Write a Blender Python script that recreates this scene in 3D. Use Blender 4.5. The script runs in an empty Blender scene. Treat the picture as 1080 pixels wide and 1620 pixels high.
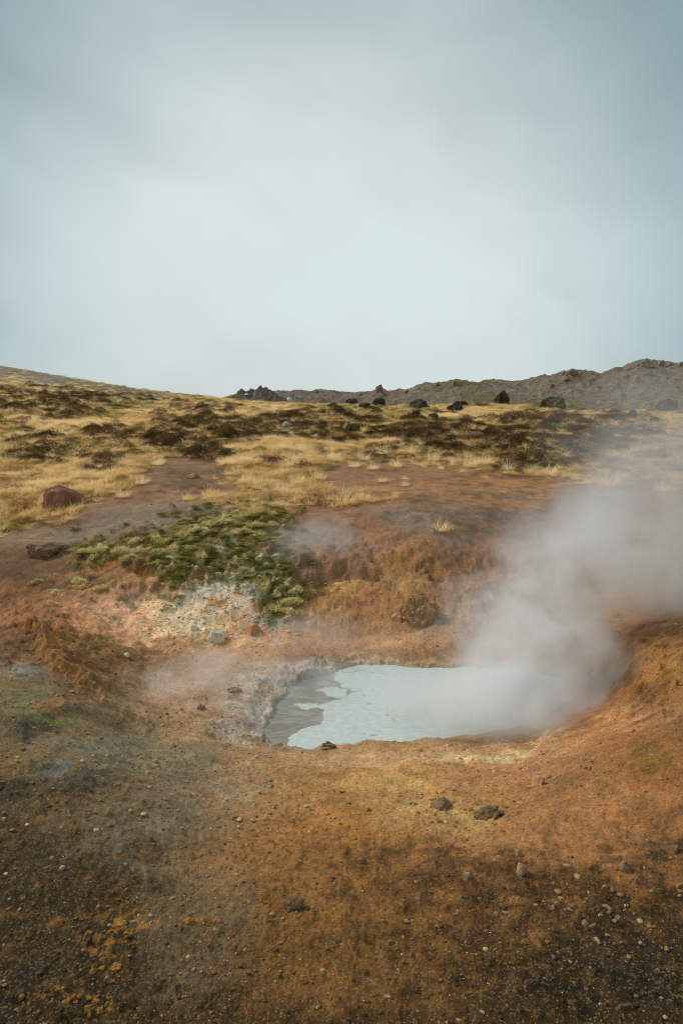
import bpy, bmesh, math, random
import numpy as np
from mathutils import Vector

R = math.radians
rng = np.random.default_rng(7)
random.seed(7)
scene = bpy.context.scene
col = scene.collection

# ------------------------------------------------------------------ camera
H, PITCH, F = 1.6, R(5.8), 1080.0           # eye height, downward pitch, focal length in photo pixels
cam = bpy.data.cameras.new('camera')
cam_o = bpy.data.objects.new('camera', cam); col.objects.link(cam_o)
cam_o.location = (0, 0, H); cam_o.rotation_euler = (R(90) - PITCH, 0, 0)
cam.sensor_fit = 'VERTICAL'; cam.sensor_height = 36; cam.lens = 24
cam.clip_start = 0.05; cam.clip_end = 6000
scene.camera = cam_o

# ------------------------------------------------------------------ sky and sun
SUN_EL, SUN_AZ = R(42), R(-68)               # azimuth measured from +Y towards +X
world = bpy.data.worlds.new('World'); scene.world = world; world.use_nodes = True
wn, wl = world.node_tree.nodes, world.node_tree.links
wn.clear()


def N(nodes, kind, **kw):
    n = nodes.new(kind)
    for k, v in kw.items():
        setattr(n, k, v)
    return n


def setin(n, **kw):
    for k, v in kw.items():
        n.inputs[k.replace('_', ' ')].default_value = v


wout = N(wn, 'ShaderNodeOutputWorld'); wbg = N(wn, 'ShaderNodeBackground'); wbg.inputs[1].default_value = 0.1
sky = N(wn, 'ShaderNodeTexSky', sky_type='NISHITA'); sky.sun_disc = False
sky.sun_elevation = SUN_EL; sky.sun_rotation = SUN_AZ
tc = N(wn, 'ShaderNodeTexCoord')
mp = N(wn, 'ShaderNodeMapping'); mp.inputs['Scale'].default_value = (1.0, 1.0, 1.25); mp.inputs['Location'].default_value = (6.10413, 8.67666, -0.85541)
wl.new(tc.outputs['Generated'], mp.inputs[0])
nz = N(wn, 'ShaderNodeTexNoise'); setin(nz, Scale=1.3, Detail=4.5, Roughness=0.52, Distortion=0.3)
wl.new(mp.outputs[0], nz.inputs['Vector'])
cr = N(wn, 'ShaderNodeValToRGB')
cr.color_ramp.elements[0].position = 0.32; cr.color_ramp.elements[0].color = (1.25, 1.9, 2.12, 1)
cr.color_ramp.elements[1].position = 0.70; cr.color_ramp.elements[1].color = (2.95, 3.9, 4.15, 1)
wl.new(nz.outputs['Fac'], cr.inputs[0])
# the thin place in the cloud deck where the sun stands behind it
dotn = N(wn, 'ShaderNodeVectorMath', operation='DOT_PRODUCT')
gd = Vector((-0.03, math.cos(R(11)), math.sin(R(11)))).normalized()
dotn.inputs[1].default_value = gd
nrm = N(wn, 'ShaderNodeVectorMath', operation='NORMALIZE'); wl.new(tc.outputs['Generated'], nrm.inputs[0])
wl.new(nrm.outputs[0], dotn.inputs[0])
wide = N(wn, 'ShaderNodeMapRange', interpolation_type='SMOOTHSTEP'); setin(wide, From_Min=0.84, From_Max=1.0, To_Min=0.0, To_Max=1.0)
wl.new(dotn.outputs['Value'], wide.inputs['Value'])
jit = N(wn, 'ShaderNodeMath', operation='MULTIPLY_ADD'); wl.new(nz.outputs['Fac'], jit.inputs[0]); jit.inputs[1].default_value = 1.1; jit.inputs[2].default_value = 0.45
wm = N(wn, 'ShaderNodeMath', operation='MULTIPLY'); wl.new(wide.outputs[0], wm.inputs[0]); wl.new(jit.outputs[0], wm.inputs[1])
glow = N(wn, 'ShaderNodeMix', data_type='RGBA', blend_type='ADD'); 
wl.new(wm.outputs[0], glow.inputs['Factor']); wl.new(cr.outputs[0], glow.inputs['A']); glow.inputs['B'].default_value = (2.3, 2.0, 1.7, 1)
mixs = N(wn, 'ShaderNodeMix', data_type='RGBA'); mixs.inputs['Factor'].default_value = 0.93
wl.new(sky.outputs[0], mixs.inputs['A']); wl.new(glow.outputs['Result'], mixs.inputs['B'])
wl.new(mixs.outputs['Result'], wbg.inputs[0]); wl.new(wbg.outputs[0], wout.inputs[0])

sun = bpy.data.lights.new('sun', 'SUN'); sun.energy = 1.5; sun.angle = R(18); sun.color = (1.0, 0.92, 0.82)
sun_o = bpy.data.objects.new('sun', sun); col.objects.link(sun_o)
sd_ = Vector((math.sin(SUN_AZ) * math.cos(SUN_EL), math.cos(SUN_AZ) * math.cos(SUN_EL), math.sin(SUN_EL)))
sun_o.rotation_euler = sd_.to_track_quat('Z', 'Y').to_euler()

scene.view_settings.view_transform = 'Standard'; scene.view_settings.look = 'None'
scene.view_settings.exposure = 0.45; scene.view_settings.gamma = 1.0
scene.render.engine = 'CYCLES'
scene.cycles.use_denoising = True; scene.cycles.filter_width = 1.1
scene.cycles.max_bounces = 10; scene.cycles.diffuse_bounces = 2; scene.cycles.glossy_bounces = 2
scene.cycles.transmission_bounces = 2; scene.cycles.volume_bounces = 8; scene.cycles.transparent_max_bounces = 6


# ------------------------------------------------------------------ helpers
def lin(c):
    c = np.asarray(c, float) / 255.0
    return np.where(c <= 0.04045, c / 12.92, ((c + 0.055) / 1.055) ** 2.4)


def S(r, g, b):
    return lin((r, g, b)) / np.array([.79, .81, .83])


def S4(r, g, b):
    return tuple(S(r, g, b)) + (1.0,)


def sstep(a, b, x):
    t = np.clip((x - a) / (b - a), 0, 1)
    return t * t * (3 - 2 * t)


_G = np.random.default_rng(99)
_ga = _G.uniform(0, 2 * np.pi, 4096); _GX, _GY = np.cos(_ga), np.sin(_ga)


def gn(x, y, s=0):
    xi = np.floor(x).astype(np.int64); yi = np.floor(y).astype(np.int64)
    xf = x - xi; yf = y - yi
    u = xf * xf * xf * (xf * (xf * 6 - 15) + 10); v = yf * yf * yf * (yf * (yf * 6 - 15) + 10)

    def g(ix, iy, dx, dy):
        h = (ix * 374761393 + iy * 668265263 + s * 974711 + 12345) & 0xffffffff
        h = ((h ^ (h >> 13)) * 1274126177) & 0xffffffff
        h = (h ^ (h >> 16)) & 4095
        return _GX[h] * dx + _GY[h] * dy
    a = g(xi, yi, xf, yf); b = g(xi + 1, yi, xf - 1, yf)
    c = g(xi, yi + 1, xf, yf - 1); d = g(xi + 1, yi + 1, xf - 1, yf - 1)
    return (a + (b - a) * u + (c - a + (a - b - c + d) * u) * v) * 1.5


def fbm(x, y, o=4, s=0, gain=0.5):
    t = 0; a = 1.0; f = 1.0
    for i in range(o):
        t = t + a * gn(x * f + 17.3 * i, y * f - 9.1 * i, s + i); a *= gain; f *= 2.03
    return t


def ridged(x, y, o=4, s=0):
    t = 0; a = 1.0; f = 1.0
    for i in range(o):
        t = t + a * (1 - np.abs(gn(x * f + 5.7 * i, y * f + 3.3 * i, s + i)) * 2); a *= 0.5; f *= 2.1
    return t / 1.9


def poly_sd(px, py, poly):
    """signed distance to a polygon, negative inside"""
    P = np.asarray(poly, float); d = np.full(px.shape, 1e18); ins = np.zeros(px.shape, bool)
    for i in range(len(P)):
        ax, ay = P[i]; bx, by = P[(i + 1) % len(P)]
        ex, ey = bx - ax, by - ay
        t = np.clip(((px - ax) * ex + (py - ay) * ey) / (ex * ex + ey * ey + 1e-12), 0, 1)
        d = np.minimum(d, (px - ax - t * ex) ** 2 + (py - ay - t * ey) ** 2)
        c = ((ay > py) != (by > py)) & (px < (bx - ax) * (py - ay) / (by - ay + 1e-12) + ax)
        ins ^= c
    d = np.sqrt(d)
    return np.where(ins, -d, d)


CP, SP = math.cos(PITCH), math.sin(PITCH)


def ray(px, py):
    u = (px - 540) / F; v = (810 - py) / F
    return np.array([u, v * SP + CP, v * CP - SP])


def pt(px, py, Y=None, z=None):
    d = ray(px, py)
    t = Y / d[1] if Y is not None else (z - H) / d[2]
    return np.array([0, 0, H]) + d * t


def proj(x, y, z):
    dz = z - H
    dep = np.maximum(y * CP - dz * SP, 1e-3)
    return 540 + F * x / dep, 810 - F * (y * SP + dz * CP) / dep


def tag(o, label=None, cat=None, group=None, kind=None):
    if label: o['label'] = label
    if cat: o['category'] = cat
    if group: o['group'] = group
    if kind: o['kind'] = kind
    return o


def mesh_np(name, verts, faces, smooth=True):
    """faces: (n,3) or (n,4) int array"""
    me = bpy.data.meshes.new(name)
    verts = np.asarray(verts, np.float32); faces = np.asarray(faces, np.int32)
    k = faces.shape[1]
    me.vertices.add(len(verts)); me.vertices.foreach_set('co', verts.ravel())
    me.loops.add(faces.size); me.loops.foreach_set('vertex_index', faces.ravel())
    me.polygons.add(len(faces)); me.polygons.foreach_set('loop_start', np.arange(0, faces.size, k, dtype=np.int32))
    me.polygons.foreach_set('use_smooth', np.full(len(faces), smooth))
    me.update(calc_edges=True)
    return me


def vcol(me, name, rgb):
    a = me.attributes.new(name, 'FLOAT_COLOR', 'POINT')
    c = np.ones((len(me.vertices), 4), np.float32); c[:, :3] = rgb
    a.data.foreach_set('color', c.ravel())


def vfloat(me, name, v):
    a = me.attributes.new(name, 'FLOAT', 'POINT'); a.data.foreach_set('value', np.asarray(v, np.float32).ravel())


def add(name, me, mat=None, parent=None, loc=None):
    o = bpy.data.objects.new(name, me); col.objects.link(o)
    if mat is not None and not me.materials: me.materials.append(mat)
    if parent: o.parent = parent
    if loc is not None: o.location = loc
    return o


# ------------------------------------------------------------------ terrain shape
POOL_Z = -0.50
ctrl = []                                     # (world x, y, z)


def c(px, py, Y=None, z=None):
    ctrl.append(pt(px, py, Y, z))


for px, z in ((-150, .05), (0, .0), (270, 0), (540, 0), (810, 0), (1080, .02), (1230, .05)): c(px, 1620, z=z)
for px, z in ((-150, .08), (0, .02), (270, 0), (540, -.02), (810, 0), (1080, .04), (1230, .08)): c(px, 1450, z=z)
for px, z in ((-150, .15), (0, .07), (270, -.03), (540, -.10), (810, -.07), (1000, .05), (1230, .14)): c(px, 1310, z=z)
for px, z in ((0, .12), (130, .07), (250, -.08), (400, -.32), (520, -.37), (640, -.36), (760, -.33), (880, -.17), (980, .03), (1080, .13)): c(px, 1222, z=z)
for px, py in ((410, 1172), (445, 1184), (500, 1190), (580, 1178), (650, 1180), (740, 1170), (840, 1150), (900, 1115), (895, 1080),
               (820, 1054), (740, 1050), (650, 1050), (570, 1046), (505, 1062), (450, 1080), (428, 1112), (415, 1150)): c(px, py, z=-.47)
for px, py, z in ((650, 1120, -.5), (540, 1130, -.5), (330, 1140, -.40), (240, 1100, -.36), (300, 1060, -.40), (420, 1040, -.42),
                  (200, 1150, -.20), (150, 1100, -.06), (100, 1050, .0), (60, 1010, .02), (0, 1080, .14), (60, 1130, .08), (0, 1160, .14),
                  (150, 1170, -.03), (180, 1040, -.27), (120, 1000, -.14), (300, 1190, -.28),
                  (955, 1095, -.38), (940, 1130, -.33), (1000, 1110, -.17), (1000, 1045, -.12), (1045, 1080, -.01), (1080, 1110, .08), (1080, 1040, .1), (1000, 1010, -.10), (1080, 985, .06),
                  (950, 1160, -.14), (1080, 1170, .12)): c(px, py, z=z)
for px, py, Y in ((0, 980, 6.6), (50, 950, 7.1), (0, 900, 8.0), (68, 875, 8.7), (340, 1008, 6.8), (250, 965, 7.2), (200, 1000, 6.7), (300, 930, 7.6), (300, 870, 8.5),
                  (400, 812, 9.6), (200, 860, 8.8), (450, 930, 7.6), (430, 985, 7.0), (560, 1005, 6.9), (560, 960, 7.25), (560, 920, 7.75), (560, 880, 8.3), (560, 850, 8.9),
                  (620, 900, 8.0), (640, 800, 10.0), (697, 835, 9.1), (665, 935, 7.5), (665, 990, 6.9), (760, 900, 8.2), (760, 960, 7.2), (760, 850, 9.0), (860, 960, 7.4),
                  (860, 900, 8.2), (1000, 930, 7.7), (1080, 900, 8.2), (1000, 850, 9.3), (900, 800, 10.6), (1080, 810, 10.6),
                  (540, 760, 12.5), (680, 740, 15), (900, 747, 14.8), (1050, 770, 13), (250, 790, 11), (95, 797, 10.8), (0, 840, 9.5), (400, 770, 12), (180, 725, 15), (0, 760, 13),
                  (0, 700, 17.5), (450, 715, 15.8), (540, 690, 20), (800, 700, 19), (1000, 700, 19), (270, 680, 21), (100, 680, 21), (680, 680, 21), (0, 640, 29), (130, 645, 30),
                  (300, 652, 30), (540, 655, 32), (800, 655, 31), (1000, 655, 33), (-150, 760, 13), (-150, 690, 19), (-150, 850, 9.5), (-150, 980, 6.6), (-150, 620, 34),
                  (1230, 990, 6), (1230, 880, 8.5), (1230, 790, 11), (1230, 700, 19), (1230, 655, 33),
                  (-150, 563, 60), (0, 579, 60), (130, 602, 58), (250, 624, 56), (340, 634, 52), (450, 643, 48), (540, 642, 46), (660, 646, 44), (790, 644, 42), (880, 650, 40), (1060, 654, 40), (1230, 655, 40)):
    c(px, py, Y=Y)
for px, dz in ((-150, -.5), (0, -.6), (130, -1.0), (250, -1.6), (340, -2.0), (450, -2.2), (540, -2.2), (660, -2.2), (790, -2.0), (900, -1.8), (1060, -1.8), (1230, -1.8)):
    src = {-150: (563, 60), 0: (574, 60), 130: (597, 58), 250: (619, 56), 340: (629, 52), 450: (637, 48), 540: (636, 46), 660: (640, 44), 790: (638, 42), 900: (644, 40), 1060: (648, 40), 1230: (650, 40)}[px]
    p = pt(px, src[0], src[1]); d = p / np.hypot(p[0], p[1])
    for k, m in ((1.5, 1.0), (3.0, 2.2)):
        ctrl.append(np.array([p[0] * k, p[1] * k, p[2] + dz * m]))
for th in (-1.05, 1.05):                      # beside the frame the slope simply goes on
    for r_, z_ in ((1, 0), (3, .1), (6, .2), (9, .4), (15, 1.1), (30, 3.2), (60, 6), (180, 5)):
        ctrl.append(np.array([math.sin(th) * r_, math.cos(th) * r_, z_]))
for th in (-.5, 0, .5):
    ctrl.append(np.array([math.sin(th) * .7, math.cos(th) * .7, 0.0]))
ctrl = np.array(ctrl)


def dom(x, y):
    return np.arctan2(x, y) * 2.0, np.log(np.hypot(x, y))


cu, cv = dom(ctrl[:, 0], ctrl[:, 1]); cw = ctrl[:, 2] / (np.hypot(ctrl[:, 0], ctrl[:, 1]) + 4)


def tps_k(r2):
    return np.where(r2 > 1e-12, r2 * np.log(np.maximum(r2, 1e-12)), 0) * 0.5


n = len(ctrl)
K = tps_k((cu[:, None] - cu) ** 2 + (cv[:, None] - cv) ** 2) + np.eye(n) * 4e-4
A = np.zeros((n + 3, n + 3)); A[:n, :n] = K; A[:n, n] = 1; A[:n, n + 1] = cu; A[:n, n + 2] = cv; A[n:, :n] = A[:n, n:].T
W = np.linalg.solve(A, np.concatenate([cw, np.zeros(3)]))
gu = np.linspace(-2.2, 2.2, 260); gv = np.linspace(math.log(.4), math.log(190), 320)
GU, GV = np.meshgrid(gu, gv)
gz = W[n] + W[n + 1] * GU + W[n + 2] * GV
for i in range(n):
    gz = gz + W[i] * tps_k((GU - cu[i]) ** 2 + (GV - cv[i]) ** 2)


def bil(g, fi, fj):
    i = np.clip(np.floor(fi).astype(int), 0, g.shape[0] - 2); j = np.clip(np.floor(fj).astype(int), 0, g.shape[1] - 2)
    a = np.clip(fi - i, 0, 1); b = np.clip(fj - j, 0, 1)
    return (g[i, j] * (1 - b) + g[i, j + 1] * b) * (1 - a) + (g[i + 1, j] * (1 - b) + g[i + 1, j + 1] * b) * a


def base_z(x, y):
    r = np.maximum(np.hypot(x, y), .4); u, v = dom(x, y + 1e-9)
    w = bil(gz, (np.clip(v, gv[0], gv[-1]) - gv[0]) / (gv[1] - gv[0]), (np.clip(u, gu[0], gu[-1]) - gu[0]) / (gu[1] - gu[0]))
    z = w * (np.minimum(r, 190) + 4)
    dflt = 0.05 * r ** 0.8
    dflt = np.minimum(dflt, 6)
    m = sstep(1.9, 2.3, np.abs(u))
    z = z * (1 - m) + dflt * m
    return z * (1 - sstep(150, 600, r)) + 3.0 * sstep(150, 600, r)


rows = np.concatenate([np.geomspace(.5, 1.35, 40)[:-1], np.exp(np.arange(math.log(1.35), math.log(8.6), .0040)), np.exp(np.arange(math.log(8.6), math.log(66), .0058)), np.geomspace(66, 3000, 34)])
rows = np.unique(rows); lrows = np.log(rows)
core = np.linspace(-.62, .62, 760)
side = .62 + (math.pi - .62) * np.linspace(0, 1, 70)[1:] ** 1.7
cols = np.concatenate([-side[::-1], core, side[:-1]])
NR, NC = len(rows), len(cols)
TH, RR = np.meshgrid(cols, rows)
X = RR * np.sin(TH); Y = RR * np.cos(TH)
Z0 = base_z(X, Y)
PX, PY = proj(X, Y, Z0)
front = np.cos(TH) > 0.3
PX = np.where(front, PX, -900); PY = np.where(Y > .8, PY, 1900)
PX = np.clip(PX, -900, 2000); PY = np.clip(PY, 300, 2400)
LU, LV = TH * 1.0, np.log(RR)                  # a noise domain whose grain grows with distance
q1 = fbm(LU * 9, LV * 9, 4, 11); q2 = fbm(LU * 22, LV * 22, 4, 21); q3 = fbm(LU * 55, LV * 55, 3, 31); q4 = fbm(LU * 9, LV * 9, 4, 41)
WX = PX + 30 * q1 + 14 * q2; WY = PY + 14 * q4 + 8 * q3


def blob(cx, cy, rx, ry, rot=0, soft=.45, n_=.3):
    a = R(rot); dx, dy = WX - cx, WY - cy
    u = (dx * math.cos(a) + dy * math.sin(a)) / rx; v = (-dx * math.sin(a) + dy * math.cos(a)) / ry
    return sstep(1 + soft, 1 - soft, np.hypot(u, v) + n_ * (q2 + .6 * q3))


GRASS_EDGE = [(-900, 900), (0, 842), (100, 818), (165, 788), (225, 757), (243, 722), (300, 714), (345, 718), (365, 740), (400, 768), (430, 758), (500, 752), (525, 726), (560, 722),
              (640, 722), (700, 730), (780, 742), (900, 752), (960, 768), (1010, 757), (1080, 757), (2000, 757)]
ge = np.array(GRASS_EDGE, float)
edge = np.interp(PX + 22 * q2, ge[:, 0], ge[:, 1]) + 10 * q2 + 8 * q3
gw = sstep(8, -10, PY - edge)
# bands of grass that reach into the bare slope
gw = np.maximum(gw, .75 * blob(480, 790, 115, 8, -6)); gw = np.maximum(gw, .8 * blob(430, 765, 60, 12, 0)); gw = np.maximum(gw, .5 * blob(360, 790, 60, 7, 0))
MOSS_POLY = [(105, 872), (190, 858), (300, 822), (420, 798), (455, 812), (440, 850), (470, 890), (488, 960), (425, 975), (392, 935), (335, 908), (275, 942), (232, 902), (130, 888)]
msd = poly_sd(PX + 10 * q2, PY + 8 * q3, MOSS_POLY)
moss = sstep(12, -12, msd + 34 * (fbm(LU * 60, LV * 60, 4, 93) + .12) + 10 * q2)
scrub = sstep(30, 16, PY - (573 + PX * .185) + 8 * q3 + 8 * q2) * sstep(330, 220, PX) * (RR > 25)
gw = gw * (1 - moss) * (1 - .8 * scrub)
# heath: dark low shrubs, in patches
heath = np.zeros_like(PX)
for b in ((100, 628, 160, 9, 3), (40, 645, 130, 7, 0), (20, 658, 55, 8, 0), (60, 725, 90, 9, -4), (55, 690, 30, 5, 0), (15, 690, 20, 4, 0), (70, 703, 26, 5, 5), (180, 693, 40, 6, 0), (270, 690, 45, 11, 0), (330, 676, 70, 8, 0), (400, 672, 70, 8, 0), (460, 673, 60, 9, 0),
          (300, 706, 60, 12, 0), (325, 650, 45, 5, 0), (520, 685, 60, 8, 5), (560, 680, 70, 10, 0), (640, 690, 120, 9, 3), (710, 708, 75, 9, 0), (840, 708, 90, 9, 6), (880, 735, 95, 9, 4), (930, 708, 60, 8, 0),
          (800, 680, 90, 7, 0), (870, 668, 80, 6, 3), (970, 690, 70, 8, 0), (980, 668, 60, 5, 0), (690, 668, 60, 5, 0), (30, 775, 25, 5, 0), (1040, 720, 60, 6, 0), (400, 690, 60, 6, 0), (540, 655, 50, 4, 0), (150, 745, 26, 5, 0), (430, 735, 20, 5, 0), (820, 722, 60, 5, 0)):
    heath = np.maximum(heath, blob(*b, soft=.35, n_=.55))
scat = sstep(.42, .62, fbm(LU * 30, LV * 38, 4, 77)) * sstep(745, 715, PY) * sstep(600, 640, PY)
pale = np.maximum.reduce([blob(430, 725, 100, 28, 0, .6), blob(110, 668, 130, 12, 4, .6), blob(90, 760, 130, 20, -8, .6), blob(380, 650, 120, 12, 0, .6), blob(760, 655, 140, 7, 0, .6), blob(60, 605, 60, 9, 0, .6), blob(200, 625, 90, 7, 8, .6), blob(600, 712, 90, 8, 0, .6)])
heath = np.maximum(heath, .9 * scat * (1 - .8 * pale)) * sstep(20, -5, PY - edge)
heath *= sstep(3000, 1000, RR) * (.12 + .88 * sstep(-.22, .2, fbm(LU * 80, LV * 95, 3, 97) + .3 * q3))
# green and olive moss between the grass
green = sstep(-.10, .28, fbm(LU * 26 + 40, LV * 34, 4, 87)) * np.where(PY < 760, 1, .4)
green = np.maximum(green, blob(110, 742, 90, 8, -8)); green = np.maximum(green, blob(620, 655, 90, 7)); green = np.maximum(green, blob(860, 682, 110, 9)); green = np.maximum(green, blob(190, 650, 120, 7)); green = np.maximum(green, blob(60, 825, 70, 10, -5)); green = np.maximum(green, blob(560, 640, 70, 4))
green = green * gw * (1 - heath) * (1 - .75 * pale)

# ---------------------------------------------------------------- soil colours
Cc = np.zeros(X.shape + (3,))


def paint(rgb, m):
    global Cc
    m = np.clip(m, 0, 1)[..., None]
    Cc = Cc * (1 - m) + S(*rgb) * m


Cc[:] = S(118, 84, 50)
paint((135, 98, 62), sstep(1150, 1000, PY))
paint((140, 103, 74), sstep(930, 860, PY))
# foreground; lens vignette is painted into the soil towards the bottom corners
paint((136, 92, 44), sstep(1230, 1300, WY)); paint((100, 67, 28), sstep(1340, 1520, WY + 90 * q1))
paint((96, 72, 40), blob(170, 1330, 330, 110, 0, .8, .5)); paint((66, 47, 19), blob(130, 1430, 280, 100, 0, .9, .6)); paint((34, 25, 10), blob(-60, 1615, 500, 165, 0, .9, .4)); paint((54, 41, 19), blob(20, 1370, 130, 110, 0, .9, .6))  # dark gravel at lower left, painted darker still to imitate lens vignetting
paint((128, 116, 96), blob(345, 1265, 170, 60, -8, .95, .7)); paint((112, 97, 72), .8 * blob(340, 1420, 80, 140, 8, .95, .8)); paint((138, 126, 106), blob(395, 1245, 100, 30, 0, .9, .7))
paint((188, 144, 92), blob(590, 1235, 190, 60, 0, .9, .4)); paint((160, 108, 52), blob(570, 1330, 190, 110, 0, .95, .5)); paint((122, 83, 38), blob(560, 1480, 160, 130, 0, .95, .6))
paint((158, 108, 64), blob(880, 1300, 230, 70, -8, .9, .5)); paint((150, 102, 60), blob(930, 1345, 170, 40, -12, .9, .6)); paint((74, 53, 27), blob(1060, 1340, 60, 40, 0, .95, .7)); paint((98, 64, 27), blob(690, 1400, 120, 40, 10, .95, .8)); paint((82, 55, 24), blob(880, 1410, 170, 40, 8, .95, .8))
paint((86, 57, 23), blob(800, 1500, 220, 70, 0, .95, .8)); paint((46, 33, 13), blob(1010, 1560, 240, 110, -15, .9, .5)); paint((30, 23, 9), blob(1290, 1640, 430, 175, 0, .95, .4)); paint((62, 43, 17), blob(540, 1640, 420, 40, 0, .95, .5))  # lower right and bottom edge: dark gravel plus painted vignette darkening
paint((150, 104, 38), blob(185, 1485, 70, 40, -30, .9, 1.0) * sstep(.0, .4, q3 + .3 * q2)); paint((150, 100, 36), blob(120, 1590, 60, 22, 0, .9, 1.0) * sstep(.1, .5, q3)); paint((156, 98, 40), blob(295, 1462, 26, 14, 0, .9, 1.0) * sstep(-.1, .3, q3))
paint((192, 148, 88), blob(610, 1245, 55, 18, 0, .8, .5)); paint((178, 138, 84), blob(690, 1290, 90, 25, 10, .8, .7))
paint((182, 142, 102), blob(640, 1195, 250, 18, -3, .6)); paint((168, 122, 80), blob(900, 1175, 140, 32, -22, .7)); paint((205, 178, 128), blob(770, 1193, 75, 8, -5, .7, .6)); paint((200, 172, 122), blob(870, 1172, 60, 5, -25, .7, .5))
paint((170, 116, 76), blob(800, 1222, 55, 12, 0, .9, .5)); paint((168, 104, 60), blob(1005, 1135, 50, 10, 0, .9, .5)); paint((170, 124, 80), blob(980, 1150, 90, 18, -14, .9)); paint((120, 86, 34), blob(1012, 1202, 52, 26, 5, .4, .3)); paint((150, 92, 44), blob(1012, 1200, 78, 40, 5, .8, .3) * (1 - blob(1012, 1202, 52, 26, 5, .4, .3)))
paint((134, 92, 46), blob(1030, 1050, 90, 60, 0, .6)); paint((70, 46, 22), blob(1000, 1080, 36, 24, 30, .8, .8)); paint((152, 106, 56), blob(1050, 1070, 50, 22, 0, .8, .7)); paint((150, 92, 46), blob(930, 1120, 50, 22, -30, .8)); paint((92, 62, 30), blob(1060, 1000, 80, 16, 0, .8, .8))
# left of the pool
paint((120, 95, 60), blob(90, 1170, 210, 110, 0, .6, .4)); paint((124, 112, 78), blob(70, 1120, 120, 26, 0, .7, .6)); paint((132, 120, 90), blob(240, 1200, 90, 20, 0, .7, .6)); paint((132, 118, 92), blob(190, 1180, 120, 25, 0, .7, .7))
paint((124, 122, 108), .7 * blob(50, 1066, 70, 7, 6, .7, .5)); paint((110, 118, 114), .8 * blob(104, 1216, 24, 10, 0, .5, .4)); paint((108, 108, 94), .5 * blob(30, 1160, 34, 7, 0, .7, .5)); paint((116, 112, 98), .6 * blob(160, 1180, 55, 14, 0, .9, .6)); paint((60, 54, 42), blob(130, 1122, 34, 9, 0, .9, .7)); paint((48, 46, 40), blob(55, 1152, 55, 14, 0, .8, .8)); paint((70, 66, 54), blob(160, 1225, 40, 16, 0, .9, .7)); paint((90, 92, 38), blob(110, 1130, 34, 9, 0, .9, .6)); paint((70, 58, 38), blob(40, 1250, 90, 25, 0, .9, .7))
paint((158, 104, 64), blob(95, 1112, 30, 7, -8, .9, .7))
paint((158, 104, 52), blob(110, 1060, 110, 12, 42, .6, .5)); paint((120, 82, 40), blob(170, 1050, 90, 55, 30, .7)); paint((170, 108, 55), blob(60, 1000, 70, 22, 15, .8, .7)); paint((126, 112, 44), blob(165, 1008, 34, 14, 0, .9, .6)); paint((190, 120, 78), blob(140, 980, 60, 22, 0, .8, .7)); paint((96, 66, 34), blob(20, 1020, 60, 22, 0, .9, .9))
# crater floor
paint((176, 140, 108), blob(330, 1080, 150, 42, -10, .6)); paint((178, 136, 102), blob(450, 1020, 200, 20, -3, .7)); paint((182, 136, 96), blob(600, 1015, 140, 16, 0, .7)); paint((168, 130, 94), blob(330, 1165, 110, 24, 15, .8))
# crater walls
paint((176, 128, 80), blob(540, 955, 90, 45, 0, .6)); paint((196, 148, 84), blob(540, 930, 60, 14, 0, .9, .8)); paint((172, 112, 76), blob(590, 950, 34, 22, 0, .9, .6)); paint((146, 106, 78), blob(560, 880, 90, 28, 0, .8)); paint((154, 108, 64), blob(640, 890, 60, 30, 20, .9, .6)); paint((112, 76, 40), blob(690, 900, 40, 22, 0, .9, .8)); paint((172, 134, 82), blob(640, 925, 34, 22, 0, .9, .8)); paint((86, 56, 34), blob(485, 925, 26, 22, 0, .9, .6))
paint((150, 104, 72), blob(800, 920, 110, 60, 0, .8)); paint((168, 140, 118), blob(770, 980, 70, 30, 0, .9, .8)); paint((140, 100, 62), blob(960, 920, 140, 50, 0, .9))
paint((200, 146, 98), blob(300, 962, 190, 50, 8, .7, .5)); paint((212, 158, 118), blob(210, 965, 70, 40, 0, .8, .5)); paint((230, 188, 144), blob(250, 965, 80, 24, 25, .8, .8)); paint((230, 192, 152), blob(300, 985, 90, 20, 10, .8, .8)); paint((228, 188, 142), blob(365, 985, 26, 16, 0, .8, .7)); paint((216, 198, 172), blob(335, 945, 55, 28, -20, .8, .7)); paint((212, 200, 182), blob(395, 932, 34, 28, 0, .9, .8)); paint((160, 150, 132), blob(440, 990, 55, 12, -10, .9, .8)); paint((150, 92, 46), blob(205, 900, 60, 16, 0, .9, .7)); paint((128, 84, 48), blob(70, 930, 130, 30, 0, .8, .6)); paint((98, 70, 42), blob(30, 900, 90, 26, 0, .9, .7))
# bare slope behind
paint((128, 110, 92), blob(180, 830, 200, 20, -8, .7, .4)); paint((130, 108, 90), blob(420, 790, 80, 12, -8, .8, .6)); paint((146, 102, 72), blob(560, 800, 110, 50, 0, .8)); paint((128, 110, 96), blob(660, 820, 100, 24, 20, .8, .6)); paint((124, 106, 94), blob(640, 790, 24, 34, 0, .9, .6)); paint((170, 118, 66), blob(790, 775, 150, 26, 0, .7, .5)); paint((150, 106, 70), blob(700, 765, 150, 30, 0, .9, .6)); paint((144, 116, 104), blob(520, 855, 45, 26, 0, .9, .6)); paint((104, 78, 52), blob(310, 755, 60, 14, 0, .9, .7)); paint((112, 92, 76), blob(820, 830, 120, 24, 10, .9, .6)); paint((130, 106, 92), blob(960, 800, 130, 26, 0, .9, .6)); paint((112, 78, 48), blob(850, 752, 90, 10, 4, .9, .7))
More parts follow.
